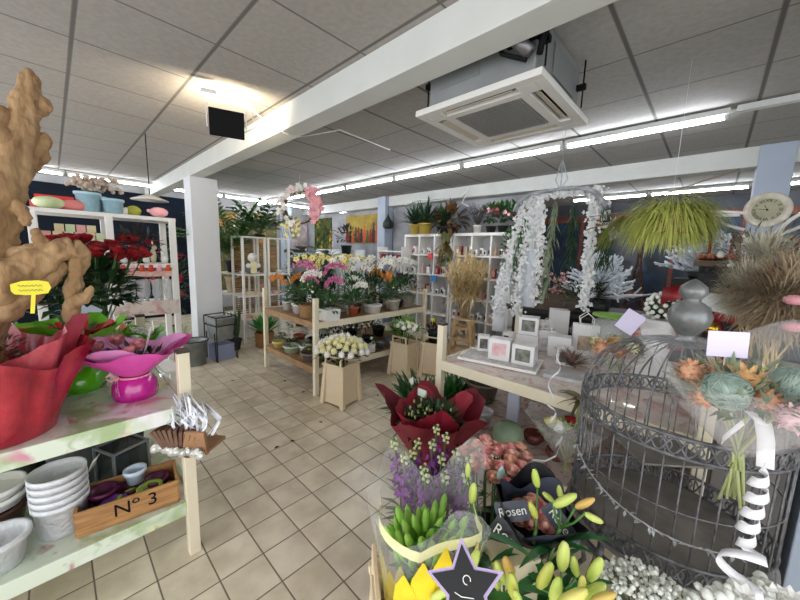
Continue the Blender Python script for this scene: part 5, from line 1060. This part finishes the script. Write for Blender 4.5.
# star shaped chalkboard
sc2=at(466,588,y=.55); t=thing('star_chalkboard','black star-shaped chalkboard with lavender border in front of the yellow sleeve','sign',sc2); axis(t,Vector((.25,-.75,.75)))
def star(mb,r1,r2,z0,z1,ph=.3):
    P=[((r1 if i%2==0 else r2)*math.cos(ph+i*PI/5),(r1 if i%2==0 else r2)*math.sin(ph+i*PI/5)) for i in range(10)]
    return mb.add([(x,y,z0) for x,y in P]+[(x,y,z1) for x,y in P],[tuple(range(9,-1,-1)),tuple(range(10,20))]+[(i,(i+1)%10,10+(i+1)%10,10+i) for i in range(10)])
star(MB(),.088,.044,0,.006,1.9).build('border',mat('lilac_border','b8a4cc',.5),t); star(MB(),.075,.037,.006,.008,1.9).build('board',mat('chalk_black','121214',.6),t)
m=MB(); m.tube([(.0+.008*math.cos(a),.014+.008*math.sin(a),.009) for a in [i*PI/5 for i in range(9)]],.0012,4); m.tube([(-.02,-.014,.009),(-.005,-.016,.009),(.02,-.01,.009)],.0012,4); m.build('chalk_marks',WPET,t)
# ================= PINK ROSES IN BLACK SLEEVE
rb_=Vector((-.50,1.16,0)); t=thing('flower_bucket','black bucket holding the pink rose bunches','bucket',rb_); pot(MB(),.12,.46).build('body',BPOT,t)
t=thing('rose_bunch','bunch of peach pink roses standing in the black bucket','roses',rb_+Vector((-.03,.02,.05))); s=MB()
PR=[mat('salmon_rose','e8a298',.6,'f2c4b4',20),mat('coral_rose','e4868a',.6,'f0b8ac',20),mat('peach_rose','ecbc9c',.6,'dca08c',20)]
for i in range(34):
    a=i*2.4; q=.135*math.sqrt((i+.5)/34); p=(q*math.cos(a)*1.15,q*math.sin(a),.69+R.uniform(-.03,.03)); MB().rose(p,(p[0]*2,p[1]*2,1),.026).build('rose',PR[i%3],t); s.tube([(p[0]*.4,p[1]*.4,0),(p[0],p[1],.66)],.003,4)
s.build('stems',STEM,t); leafball(MB(),(0,0,.58),.14,.06,60,.06,.03).build('foliage',LEAF,t)
tag(MB().blade((0,0,0),(.05,-.1,1),.10,.035,0,4,.5,.05).build('mint_label',mat('mint_label','b4d8d2',.4),loc=at(500,488,y=1.08),solid=.001),'pale mint pointed label stuck between the pink roses','label')
BSL=mat('black_sleeve','15161a',.3); t=thing('rose_sleeve','black florist sleeve printed with white lettering around pink roses','bouquet',(-.375,1.03,.50)); t.rotation_euler=(.12,.2,.1)
w=MB(); wrap(w,.03,.115,.26,0,4,.05,3,.35,ph=.2,flare=.8); w.build('sleeve',BSL,t); wrap(MB(),.028,.10,.25,0,4,.04,3,.3,ph=1.0,flare=.8).build('inner_sleeve',mat('slate_sleeve','454a58',.35),t)
for i in range(9):
    a=i*2.4; q=.06*math.sqrt((i+.5)/9); MB().rose((q*math.cos(a),q*math.sin(a),.235+R.uniform(-.015,.015)),(math.cos(a)*.3,math.sin(a)*.3,1),.027).build('rose',PR[(i+1)%3],t)
c_=Vector((.34,-.94,0)); r_=Vector((.94,.34,0)); n_v=(c_*.75+Vector((0,0,.66))).normalized(); u_v=n_v.cross(r_)
def flap(ctr,w_,h_,m,s_,sz,ang,nm):
    q=Matrix((r_,u_v,n_v)).transposed().to_4x4(); q.translation=ctr; q=q@Matrix.Rotation(ang,4,'Z')
    f=MB().add([q@Vector(v) for v in ((-w_/2,-h_/2,-.004),(0,-h_/2,.004),(w_/2,-h_/2,-.006),(w_/2,h_/2,0),(0,h_/2,.002),(-w_/2,h_/2,0))],[(0,1,4,5),(1,2,3,4)]).build(nm,m,t,solid=.0015)
    text(s_,sz,WPET,f,q@Matrix.Translation((0,0,.009)))
flap(-r_*.075+c_*.055+Vector((0,0,.275)),.10,.055,mat('slate_sleeve','454a58',.35),'Rosen',.034,.45,'printed_flap')
flap(-r_*.07+c_*.11+Vector((0,0,.225)),.12,.07,BSL,'Rosen',.042,-.35,'printed_flap')
flap(r_*.07+c_*.03+Vector((0,0,.27)),.12,.05,mat('slate_sleeve','454a58',.35),'Rosen',.036,-.7,'printed_flap')
# ================= LILIES IN FRONT
cb=Vector((-.33,.95,0)); bucket('cream plastic bucket holding the lilies at the bottom of the scene',cb,math.radians(-25))
LS=mat('lily_stem','4c7a34',.5); LL=mat('lily_leaf','1f5428',.4,'34743a',8); LB2=mat('lily_bud_yellow','d2c96a',.45,'a8bc48',8,stretch=(3,3,.6)); LBO=mat('lily_bud_orange','dba05a',.5,'c8b45a',8)
def lily(lab,base,head,buds,nl=14,mats=None):
    base=Vector(base);head=Vector(head); t=thing('lily_stem',lab,'lily',base,0,'lilies in the front bucket'); h=head-base; mid=h*.55+Vector((0,0,.05)); s=MB(); s.tube([(0,0,0),mid,h],.0055,6)
    l=MB()
    for i in range(nl):
        u=.45+.5*i/nl; p=(mid*(u/.55) if u<.55 else mid.lerp(h,(u-.55)/.45)); a=i*2.4+head.x*30; l.blade(p,(math.cos(a),math.sin(a),.6),.17,.026,.9,5,.35,.3)
    l.build('leaves',LL,t)
    for j,(b,d,L,k) in enumerate(buds):
        b=Vector(b)-base; d=Vector(d).normalized(); st=b-d*L*.5; s.tube([h,h.lerp(st,.6)+Vector((0,0,-.01)),st],.003,5); q=d.to_track_quat('Z','Y').to_matrix().to_4x4(); r_=L*.17
        MB().lathe([(0,-L*.5),(r_*.6,-L*.46),(r_*.95,-L*.25),(r_,0),(r_*.85,L*.25),(r_*.5,L*.44),(0,L*.5)],12,c=b,M=q,fn=lambda a,jj:1+.10*math.cos(3*a)).build('bud',[LBUD,LB2,LBO][k],t)
    s.build('stem',LS,t)
def B(u,v,y,dx,dz,L,k=0,dy=-.1): return (at(u,v,y=y),(RT*dx+Vector((0,0,dz))+Vector((0,dy,0))),L,k)
o=(-.33,.95,.06)
lily('lily stem at the left with one green bud beside the star chalkboard',o,at(470,590,y=.66),[B(473,561,.66,.35,1,.072),B(440,594,.60,.6,.5,.06),B(463,598,.62,-.1,1,.05)],16)
lily('lily stem with paired green and orange buds left of the cream box',o,at(505,594,y=.74),[B(500,572,.74,-.3,1,.075),B(509,568,.74,-.35,1,.075,2),B(513,586,.70,-.15,1,.08,1),B(494,580,.72,-.5,1,.06),B(518,598,.68,-.2,.6,.05)],14)
lily('tallest lily stem with beige opening bud at the upper right',o,at(560,528,y=.95),[B(565,500,.95,.7,.45,.075),B(548,497,.97,-.5,.5,.05),B(585,503,.97,.8,.5,.06,2),B(594,518,.95,.9,-.4,.055),B(560,492,1.0,-.2,1,.05)],12)
lily('lily stem with upright buds behind the pink rose sleeve',o,at(536,530,y=.92),[B(536,478,.95,-.2,1,.065),B(533,510,.90,-.4,1,.06,1)],10)
lily('lily stem with the upright fat bud at centre right',o,at(563,590,y=.80),[B(563,556,.80,.05,1,.085),B(575,566,.82,-.2,1,.06),B(545,575,.76,.4,1,.08,1),B(556,590,.74,.15,1,.075),B(582,585,.78,.0,1,.055,1)],14)
lily('lily stem at the right beside the white filler flowers',o,at(585,600,y=.80),[B(595,569,.82,.4,1,.07),B(592,592,.78,.7,.6,.075),B(572,598,.72,.6,.5,.08,1),B(603,598,.76,.7,.4,.06,2)],12)
lily('lily stem with one tall bud under the purple stocks',(-.36,.93,.06),at(478,520,y=.80),[B(473,493,.80,.1,1,.07),B(468,470,.86,.0,1,.05)],14)
bc2=at(508,560,y=.84); tag(MB().box((0,0,.0),(.10,.13,.22)).build('cream_carton',mat('cream_carton','cfc3a2',.6),loc=(bc2.x,bc2.y+.02,bc2.z-.09),rz=-.5,bevel=.004),'cream carton flower box standing between lilies and rose sleeve','box')
# ================= BABY'S BREATH / WHITE BLOOMS
def breath(lab,u,v,y,rr,n,sz,col,pr=.08):
    c=at(u,v,y=y); t=thing('filler_bunch',lab,'flowers',(c.x,c.y,0)); pot(MB(),pr,.3).build('bucket',GPOT,t); s=MB(); f=MB()
    for i in range(n):
        a=R.uniform(0,6.3); q=rr*math.sqrt(R.random()); z=c.z+.05*(1-(q/rr)**2)+R.uniform(-.045,.0); p=Vector((q*math.cos(a),q*math.sin(a),z)); f.ell(p,sz*R.uniform(.7,1.2),6,4)
        if i%4==0: s.tube([(0,0,.05),(p.x*.5,p.y*.5,z*.8),p],.0014,3)
    s.build('stems',mat('grey_stem','6a7458',.7),t); f.build('blossoms',col,t); return t
breath('spray of tiny white baby\'s breath below the birdcage',650,600,.97,.125,420,.0062,mat('breath_white','e6e8e0',.7))
t=breath('white filler flowers with larger petals right of the baby\'s breath',722,606,1.05,.055,30,.012,mat('breath_white','e6e8e0',.7),.05)
t=breath('white filler flowers at the bottom right corner by the pillar',772,604,1.12,.08,40,.013,mat('breath_white','e6e8e0',.7),.05)
f=MB(); [f.bloom((R.uniform(-.06,.06),R.uniform(-.06,.06),at(735,596,y=1.08).z+.02),(R.uniform(-.5,.5),-.3,1),.03,6,.7,.8) for i in range(9)]; f.build('petals',WPET,t)
# ================= BACK DISPLAY
t=thing('back_table','dark display table behind the right table carrying crates and snowy trees','table',(-.65,3.9,0)); MB().box((0,0,1.0),(2.1,.9,.04)).build('tabletop',mat('dark_top','2c2a28',.6),t,bevel=.004)
MB().box((0,.1,.5),(2.0,.6,.96)).build('cabinet_body',mat('dark_body','232422',.7),t)
ZB=1.022
def flock(lab,p,r,h,pz,star=False):
    t=thing('flocked_tree',lab,'tree',p); MB().lathe([(0,0),(.09,0),(.11,pz),(.1,pz),(.08,.02),(0,.02)],16).build('pot',BPOT,t); s=MB(); f=MB(); s.tube([(0,0,pz*.5),(0,0,pz+h*.8)],.014,6)
    for i in range(95):
        z=R.uniform(0,1); a=i*2.4; L=r*(1.15-.75*z)*R.uniform(.75,1.1); b=Vector((0,0,pz+h*.75*z)); d=Vector((math.cos(a),math.sin(a),.15+.9*z**2)).normalized(); e=b+d*L; f.tube([b,b.lerp(e,.5)+Vector((0,0,-.01)),e],[.006,.012,.008],5)
        for k in range(4): q=b.lerp(e,.4+.18*k); o=Vector((R.uniform(-1,1),R.uniform(-1,1),R.uniform(-.3,1))).normalized(); f.tube([q,q+(d+o*.9).normalized()*L*.3],[.011,.007],5)
    s.build('trunk',BARK,t); f.build('flocked_branches',FLOCK,t); return t
p=at(597,312,y=3.62); flock('snow flocked twig tree left of the lattice tower',(p.x,p.y,ZB),.30,.46,.16)
p=at(697,285,y=3.62); flock('snow flocked star-shaped tree left of the clock column',(p.x+.03,p.y,ZB+.40),.25,.34,.06)
tag(MB().box((0,0,.2),(.3,.3,.40)).build('dark_block',mat('dark_body','232422',.7),loc=(p.x,p.y,ZB)),'dark riser block under the star-shaped flocked tree','riser')
# crate with berries
cc=at(546,300,y=3.30); t=thing('weathered_crate','weathered grey-brown wooden crate with pink dried flowers on the back display','crate',(cc.x,3.62,ZB),.35); WC=mat('weathered','6e5c50',.8,'54463c',8,stretch=(1,1,6)); w_,d_,h_=.42,.22,.17
for n,c,d in (('side_board',(0,-d_/2,h_/2),(w_,.016,h_)),('side_board',(0,d_/2,h_/2),(w_,.016,h_)),('end_board',(-w_/2,0,h_/2),(.016,d_,h_)),('end_board',(w_/2,0,h_/2),(.016,d_,h_)),('bottom_board',(0,0,.01),(w_,d_,.016))): MB().box(c,d).build(n,WC,t,bevel=.002)
t=thing('dried_flowers','pink and white dried flowers rising from the weathered crate','dried flower',(cc.x,3.62,ZB+.02)); leafball(MB(),(0,0,.18),.16,.16,70,.08,.02).build('foliage',OLEAF,t); f=MB(); [f.pom((R.gauss(0,.08),R.gauss(-.03,.05),.25+R.uniform(-.1,.14)),.022,14) for i in range(44)]; f.build('blossoms',mat('berry_pink','b0606c',.6,'dcb8b4',30),t); s=MB(); [s.tube([(0,0,0),(R.uniform(-.1,.1),0,.25)],.003,4) for i in range(8)]; s.build('stems',STEM,t)
bush('green_shrub','dark green conifer shrub right of the weathered crate',(at(588,300,y=3.5).x,3.42,1.022),.20,.24,DLEAF,BPOT,n=200,L=.08,w=.02,ph=.06,pr=.08)
t=thing('glass_terrarium','clear glass jar terrarium with a green lid behind the peach bouquet','jar',at(617,352,z=ZR)+Vector((0,-.35,0))); hj=.34
MB().lathe([(0,0),(.11,0),(.125,.06),(.12,hj-.05),(.09,hj-.02),(.09,hj)],24).build('glass',CLEAR,t); MB().lathe([(0,hj+.0),(.13,hj+.0),(.13,hj+.015),(0,hj+.03)],24).build('lid',mat('lime_lid','7ea83c',.4),t); leafball(MB(),(0,0,.08),.08,.05,40,.05,.02).build('moss',mat('moss_brown','4a3426',.8,'3c5226',20),t)
# white vase + topiary
vp=at(668,356,z=ZR)+Vector((0,-.75,0)); vp.y=min(vp.y,2.85); t=thing('white_vase','white waisted vase with folded sides behind the birdcage finial','vase',(vp.x-.02,vp.y,ZR)); MB().lathe([(0,0),(.13,0),(.12,.06),(.06,.14),(.08,.26),(.125,.38),(.12,.40),(.1,.38)],24,fn=lambda a,j:1+.06*math.cos(5*a)).build('body',mat('matte_white','e4e2e0',.6),t)
t=thing('flower_ball','round ball of white flowers sitting in the white waisted vase','flowers',(vp.x-.02,vp.y,ZR+.39)); MB().ell((0,0,.08),.075,14,8).build('core',DLEAF,t); f=MB(); [f.pom(Vector((0,0,.08))+Vector((math.sqrt(1-z*z)*math.cos(a),math.sqrt(1-z*z)*math.sin(a),z))*.085,.02,14) for z,a in [(1-2*(i+.5)/60,i*2.4) for i in range(56)]]; f.build('blossoms',WPET,t)
# red ribbons and ornaments right of the finial
rp_=at(705,310,y=2.5); t=thing('red_bow','large dark red bow with navy stripe behind the birdcage','bow',(rp_.x,2.55,rp_.z)); RBW=mat('bow_red','8c1420',.4)
for s_ in (-1,1): MB().ribbon([(0,0,0),(s_*.09,-.05,.10),(s_*.2,-.03,.06),(s_*.16,.02,-.03),(0,0,0)],.09,side=(0,.35,1)).build('loop',RBW,t,solid=.002); MB().ribbon([(0,0,0),(s_*.06,-.03,-.12),(s_*.1,-.02,-.26)],.08,side=(1,.2,0)).build('tail',RBW,t,solid=.002)
MB().ell((0,-.01,0),(.035,.03,.035)).build('knot',mat('navy_knot','141c38',.4),t); MB().tube([(0,0,-.05),(0,.02,-(rp_.z-.85))],.008,5).build('pick',BARK,t)
tag(MB().box((0,0,0),(.16,.004,.09),M=Matrix.Rotation(.12,4,'Y')).build('price_board',mat('pale_board','d8dcdc',.5),loc=at(723,304,y=2.3)),'pale rectangular board among red ribbons behind the pampas','board')
tag(MB().ell((0,0,0),.03).build('gold_bauble',mat('gold','c8a03a',.25,metal=.9),loc=at(712,328,y=2.15)),'small shiny gold bauble below the red bow','bauble')
tag(MB().ell((0,0,0),(.07,.07,.05)).build('navy_bauble',mat('royal_blue','1a2a7c',.4),loc=at(710,278,y=3.4)),'royal blue bauble under the star-shaped flocked tree','bauble')
tag(MB().ell((0,0,.0),(.12,.12,.05)).build('orange_dish',mat('orange_red','b8441c',.35),loc=at(640,330,y=2.9)),'orange red dish behind the peach bouquet','dish')
for u in (749,757,765):
    pass
for u,y,l in ((731,3.3,'red twisted candle left of the small shelf board'),(709,3.3,'red and white twisted candle by the flocked tree'),(738,3.35,'dark red taper candle nearest the clock column')):
    p=at(u,252,y=y); t=thing('taper_candle',l,'candle',(p.x,p.y,p.z-.12)); MB().tube([(0,0,0),(0,0,.24)],[.012,.008],8).build('candle',RPET,t); MB().lathe([(0,-.03),(.03,-.03),(.016,0),(.02,.01),(0,.01)],12).build('holder',BPOT,t)
t=thing('display_shelf','small weathered shelf board with copper ornaments beside the column','shelf',at(728,264,y=3.3)); MB().box((0,0,0),(.36,.2,.04)).build('board',WC,t); MB().box((0,.05,-.27),(.3,.05,.5)).build('support',mat('dark_body','232422',.7),t)
for i in range(12): tag(MB().ell((0,0,.025),R.uniform(.018,.028),8,6).build('copper_bauble',mat('copper','b0694c',.35,'7a3a2c',20,metal=.5),loc=at(728,264,y=3.3)+Vector((-.15+.027*i,-.05+.05*(i%2),.02))),'small copper bauble lined up on the weathered shelf board','bauble','copper baubles on the weathered shelf')
# ================= HANGING SNOWY ARCH
ac=Vector((-1.05,3.1,1.98)); t=thing('hanging_arch','large hanging arch of snow-white twigs with trailing white garlands','decoration',ac); TW=MB()
for k in range(6): TW.tube([(.36*math.cos(a)+.02*math.sin(6*a+k*2),.10*math.sin(a*2+k)+R.uniform(-.02,.02),.17*math.sin(a)+.015*math.cos(5*a+k)) for a in [PI*i/14 for i in range(15)]],.012,5)
for k in range(3): TW.tube([(.0,0,.17),(-.05+.05*k,.02,.26),(0,0,.42)],.005,4)
TW.tube([(0,0,.3),(0,0,.76)],.003,4); TW.build('twig_frame',mat('frosted_twig','b9bdc2',.8,'8a8e92',20),t)
def strand(nm,x0,y0,z0,x1,z1,n,spread,m,sz=.021,gr=False):
    f=MB(); n=n if gr else int(n*2.2)
    for i in range(n):
        u=i/n; x=x0+(x1-x0)*u**.7; z=z0+(z1-z0)*u; sp=spread*(.6+.5*u)
        p=(x+R.gauss(0,sp*.5),y0+R.gauss(0,sp*.5),z+R.gauss(0,.01))
        if gr: f.blade(p,(R.uniform(-.5,.5),R.uniform(-.5,.5),-1),sz*3,sz*.3,.2,2)
        else: f.bloom(p,(R.uniform(-1,1),-1,R.uniform(-.6,.6)),sz*R.uniform(.7,1.1),4,.9,.4)
    f.build(nm,m,t)
SNW=mat('snow_petal','f0f0ee',.85,'dcdedf',20)
strand('white_garland',-.28,0,.10,-.50,-1.05,170,.07,SNW); strand('white_garland',-.22,.0,.12,-.30,-1.0,150,.06,SNW); strand('white_garland',-.14,.0,.14,-.12,-.85,120,.05,SNW)
strand('white_garland',.26,0,.12,.30,-.85,170,.05,SNW); strand('white_garland',.2,.03,.14,.44,-.25,60,.05,SNW); strand('white_garland',-.3,0,.12,.3,.14,140,.06,SNW)
strand('green_garland',-.02,0,.08,-.06,-.75,190,.04,GLEAF,.04,True); strand('green_garland',.12,.02,.05,.14,-.45,130,.05,DLEAF,.04,True); strand('green_garland',-.26,.02,.0,-.36,-.5,110,.05,LEAF,.04,True); strand('green_garland',.36,.02,.0,.40,-.45,150,.06,DLEAF,.04,True)
f=MB(); [f.ell((R.uniform(.26,.46),R.uniform(-.06,.02),R.uniform(-.25,.15)),.016,8,5) for i in range(16)]; f.build('white_berries',WPET,t)
d=MB(); d.ribbon([(-.46,.05,-.55),(-.50,.05,-.8),(-.5,.05,-1.05),(-.5,.05,-1.2)],.13,side=(1,.1,0)); d.build('white_drape',mat('gauze','dfe4ec',.7),t,solid=.004)
d=MB(); d.ribbon([(-.22,.04,-.35),(-.24,.05,-.6),(-.22,.04,-.9)],.15,side=(1,.1,0)); d.build('white_drape',mat('gauze','dfe4ec',.7),t,solid=.004)
# ================= HANGING GRASS NEST
gp=at(670,216,y=2.7); t=thing('hanging_grass','hanging ball of yellow-green dried grass with a straw bowl under the beam','decoration',gp); GG=mat('yellow_grass','ccd070',.7,'a8b04e',14); f=MB()
for i in range(2600):
    a=R.uniform(0,2*PI); e=R.uniform(-.7,1.1); d=Vector((math.cos(a)*math.cos(e)*1.15,math.sin(a)*math.cos(e),math.sin(e)*.9)); f.blade((.12*d.x,.10*d.y,-.02+.07*d.z),d,R.choice((.10,.15,.18,.21,.26))*R.uniform(.8,1.1),.0045,R.uniform(1.6,3.4),5,.5,.0)
for i in range(120): a=R.uniform(2.6,3.6); f.blade((-.14+R.uniform(-.05,.05),R.uniform(-.05,.05),.0),(math.cos(a)*.8,math.sin(a)*.3,.1),R.uniform(.3,.40),.006,3.4,5,.5,0)
f.build('grass',GG,t)
m=MB()
for k in range(12): m.tube([((.085+.02*math.sin(k))*math.cos(a)+.03,(.07)*math.sin(a)-.11,-.11+.008*k+.008*math.sin(3*a+k)) for a in [i*PI/9 for i in range(18)]],.006,4,closed=True)
m.build('straw_bowl',mat('straw_nest','a88e5e',.8,'8a6e42',30),t); MB().tube([(0,0,.05),(0,0,2.75-gp.z)],.0015,4).build('cord',WIRE,t)
s=MB(); s.tube([(-.1,0,.12),(.15,.1,.22),(.28,.1,.26)],.005,4); s.tube([(-.2,.05,0),(-.45,.1,-.05),(-.5,.1,-.07)],.005,4); s.tube([(-.2,.05,.05),(-.48,.1,.03)],.004,4); s.build('twigs',mat('dry_twig','8a7c5c',.8),t)
# white branches near the column
t=thing('white_branches','white painted bare branches stretching left and right of the clock column','branches',at(760,238,y=4.2)); s=MB(); o_=Vector(t.location)
for l in ([(700,230),(715,232),(728,237),(745,236),(765,240)],[(705,212),(722,212),(745,213)],[(710,214),(726,225),(745,230)],[(765,240),(785,233),(812,222)],[(770,238),(790,220),(815,205)],[(775,232),(795,246),(815,240)],[(715,216),(740,215)]):
    s.tube([at(u,v,y=4.2+.1*math.sin(u))-o_ for u,v in l],.014,6)
s.build('branches',mat('white_branch','e2dfd8',.6),t); MB().tube([(0,0,-.02),(0,.05,-(o_.z-1.0))],.02,6).build('main_stem',mat('white_branch','e2dfd8',.6),t)
# dried arrangement + fluffy pampas at right
t=thing('dried_arrangement','dark green and white dried flower arrangement below the clock','dried flower',(.26,2.75,.84)); pc_=at(757,258,y=2.75)-Vector(t.location); s=MB(); [s.tube([(0,0,0),(pc_.x*.5+R.uniform(-.05,.05),0,.3),(pc_.x+R.uniform(-.08,.08),R.uniform(-.08,.08),pc_.z)],.004,4) for i in range(14)]; s.build('stems',STEM,t)
leafball(MB(),tuple(pc_),.17,.12,150,.09,.02,-1).build('foliage',mat('grey_green','5f6a52',.7,'8a927a',20),t); f=MB(); [f.pom(pc_+Vector((R.gauss(0,.09),R.uniform(-.12,0),R.gauss(.03,.05))),.028,16) for i in range(12)]; f.build('blossoms',WPET,t); f=MB(); [f.ell(pc_+Vector((R.gauss(.12,.06),R.uniform(-.1,0),R.gauss(.03,.04))),.012,6,4) for i in range(40)]; f.build('copper_berries',mat('copper','b0694c',.35),t)
def fluff(lab,c,r,n,L,m,name='fluffy_pampas',base=(.22,2.15,.84)):
    base=Vector(base); t=thing(name,lab,'dried grass',base); c=Vector(c)-base; f=MB()
    for i in range(n):
        z=R.uniform(-1,1);a=R.uniform(0,6.3);s_=math.sqrt(1-z*z); e=Vector((s_*math.cos(a),s_*math.sin(a),z)); f.blade(c+e*r*R.uniform(.2,.8),e+Vector((R.uniform(-.5,.5),R.uniform(-.5,.5),R.uniform(-.2,.6))),L*R.uniform(.6,1.2),.0045,.9,2,.5,0)
    f.build('plume',m,t); s=MB(); [s.tube([(R.uniform(-.02,.02),0,0),c*.5+Vector((R.uniform(-.03,.03),0,0)),c+Vector((R.uniform(-.1,.1),0,0))],.004,4) for i in range(7)]; s.build('stems',mat('straw_stem','c4a878',.8),t); return t
fl=fluff('large fluffy brown pampas arrangement at the right edge',at(790,300,y=1.95),.16,3800,.11,mat('brown_fluff','8a745a',.95,'b8a68a',12))
f=MB(); cc2=at(795,300,y=1.75)-Vector(fl.location); f.ell(cc2,(.03,.02,.018)); f.ell(at(793,327,y=1.75)-Vector(fl.location),(.03,.02,.018)); f.build('pink_petals',mat('pale_rose_petal','c88a90',.5),fl)
fluff('pale grey-green fluffy pampas beside the brown one',at(748,290,y=2.2),.12,2000,.09,mat('pale_fluff','b9b39c',.95,'d2ccb8',12),base=(.19,2.45,.84))
fluff('pale fluffy pampas on top below the clock',at(765,262,y=2.35),.12,1500,.11,mat('pale_fluff','b9b39c',.95),base=(.28,2.6,.84))

# fallen leaf bits on the tiles
for i,(u,v) in enumerate(((319,422),(274,449),(285,382),(235,381),(378,395),(290,441),(302,393))):
    tag(MB().blade((0,0,.003),(1,.2,.15),.045,.03,.2,2).build('fallen_leaf',mat('dead_leaf','3c2e20',.8,'2a3a1c',20),loc=at(u,v,z=0),rz=i*1.3),'small dark dried leaf scrap lying on the floor tiles of the aisle','leaf','leaf scraps on the aisle floor')
WORLD=1.5; EXPO=1.0
# ================= CAMERA, WORLD
cd=bpy.data.cameras.new('camera'); co=bpy.data.objects.new('camera',cd); COL.objects.link(co); co.location=CAM
cd.sensor_fit='HORIZONTAL'; cd.sensor_width=36; cd.lens=F/800*36; cd.clip_start=.02
Mx=Matrix((RT,UP,-FW)).transposed().to_4x4(); Mx.translation=CAM; co.matrix_world=Mx; sc.camera=co
w=bpy.data.worlds.new('sky'); sc.world=w; w.use_nodes=True; w.node_tree.nodes['Background'].inputs[0].default_value=(.93,.96,1,1); w.node_tree.nodes['Background'].inputs[1].default_value=WORLD
sc.view_settings.view_transform='Standard'; sc.view_settings.look='None'; sc.view_settings.exposure=EXPO; sc.view_settings.gamma=1; sc.view_settings.use_curve_mapping=False
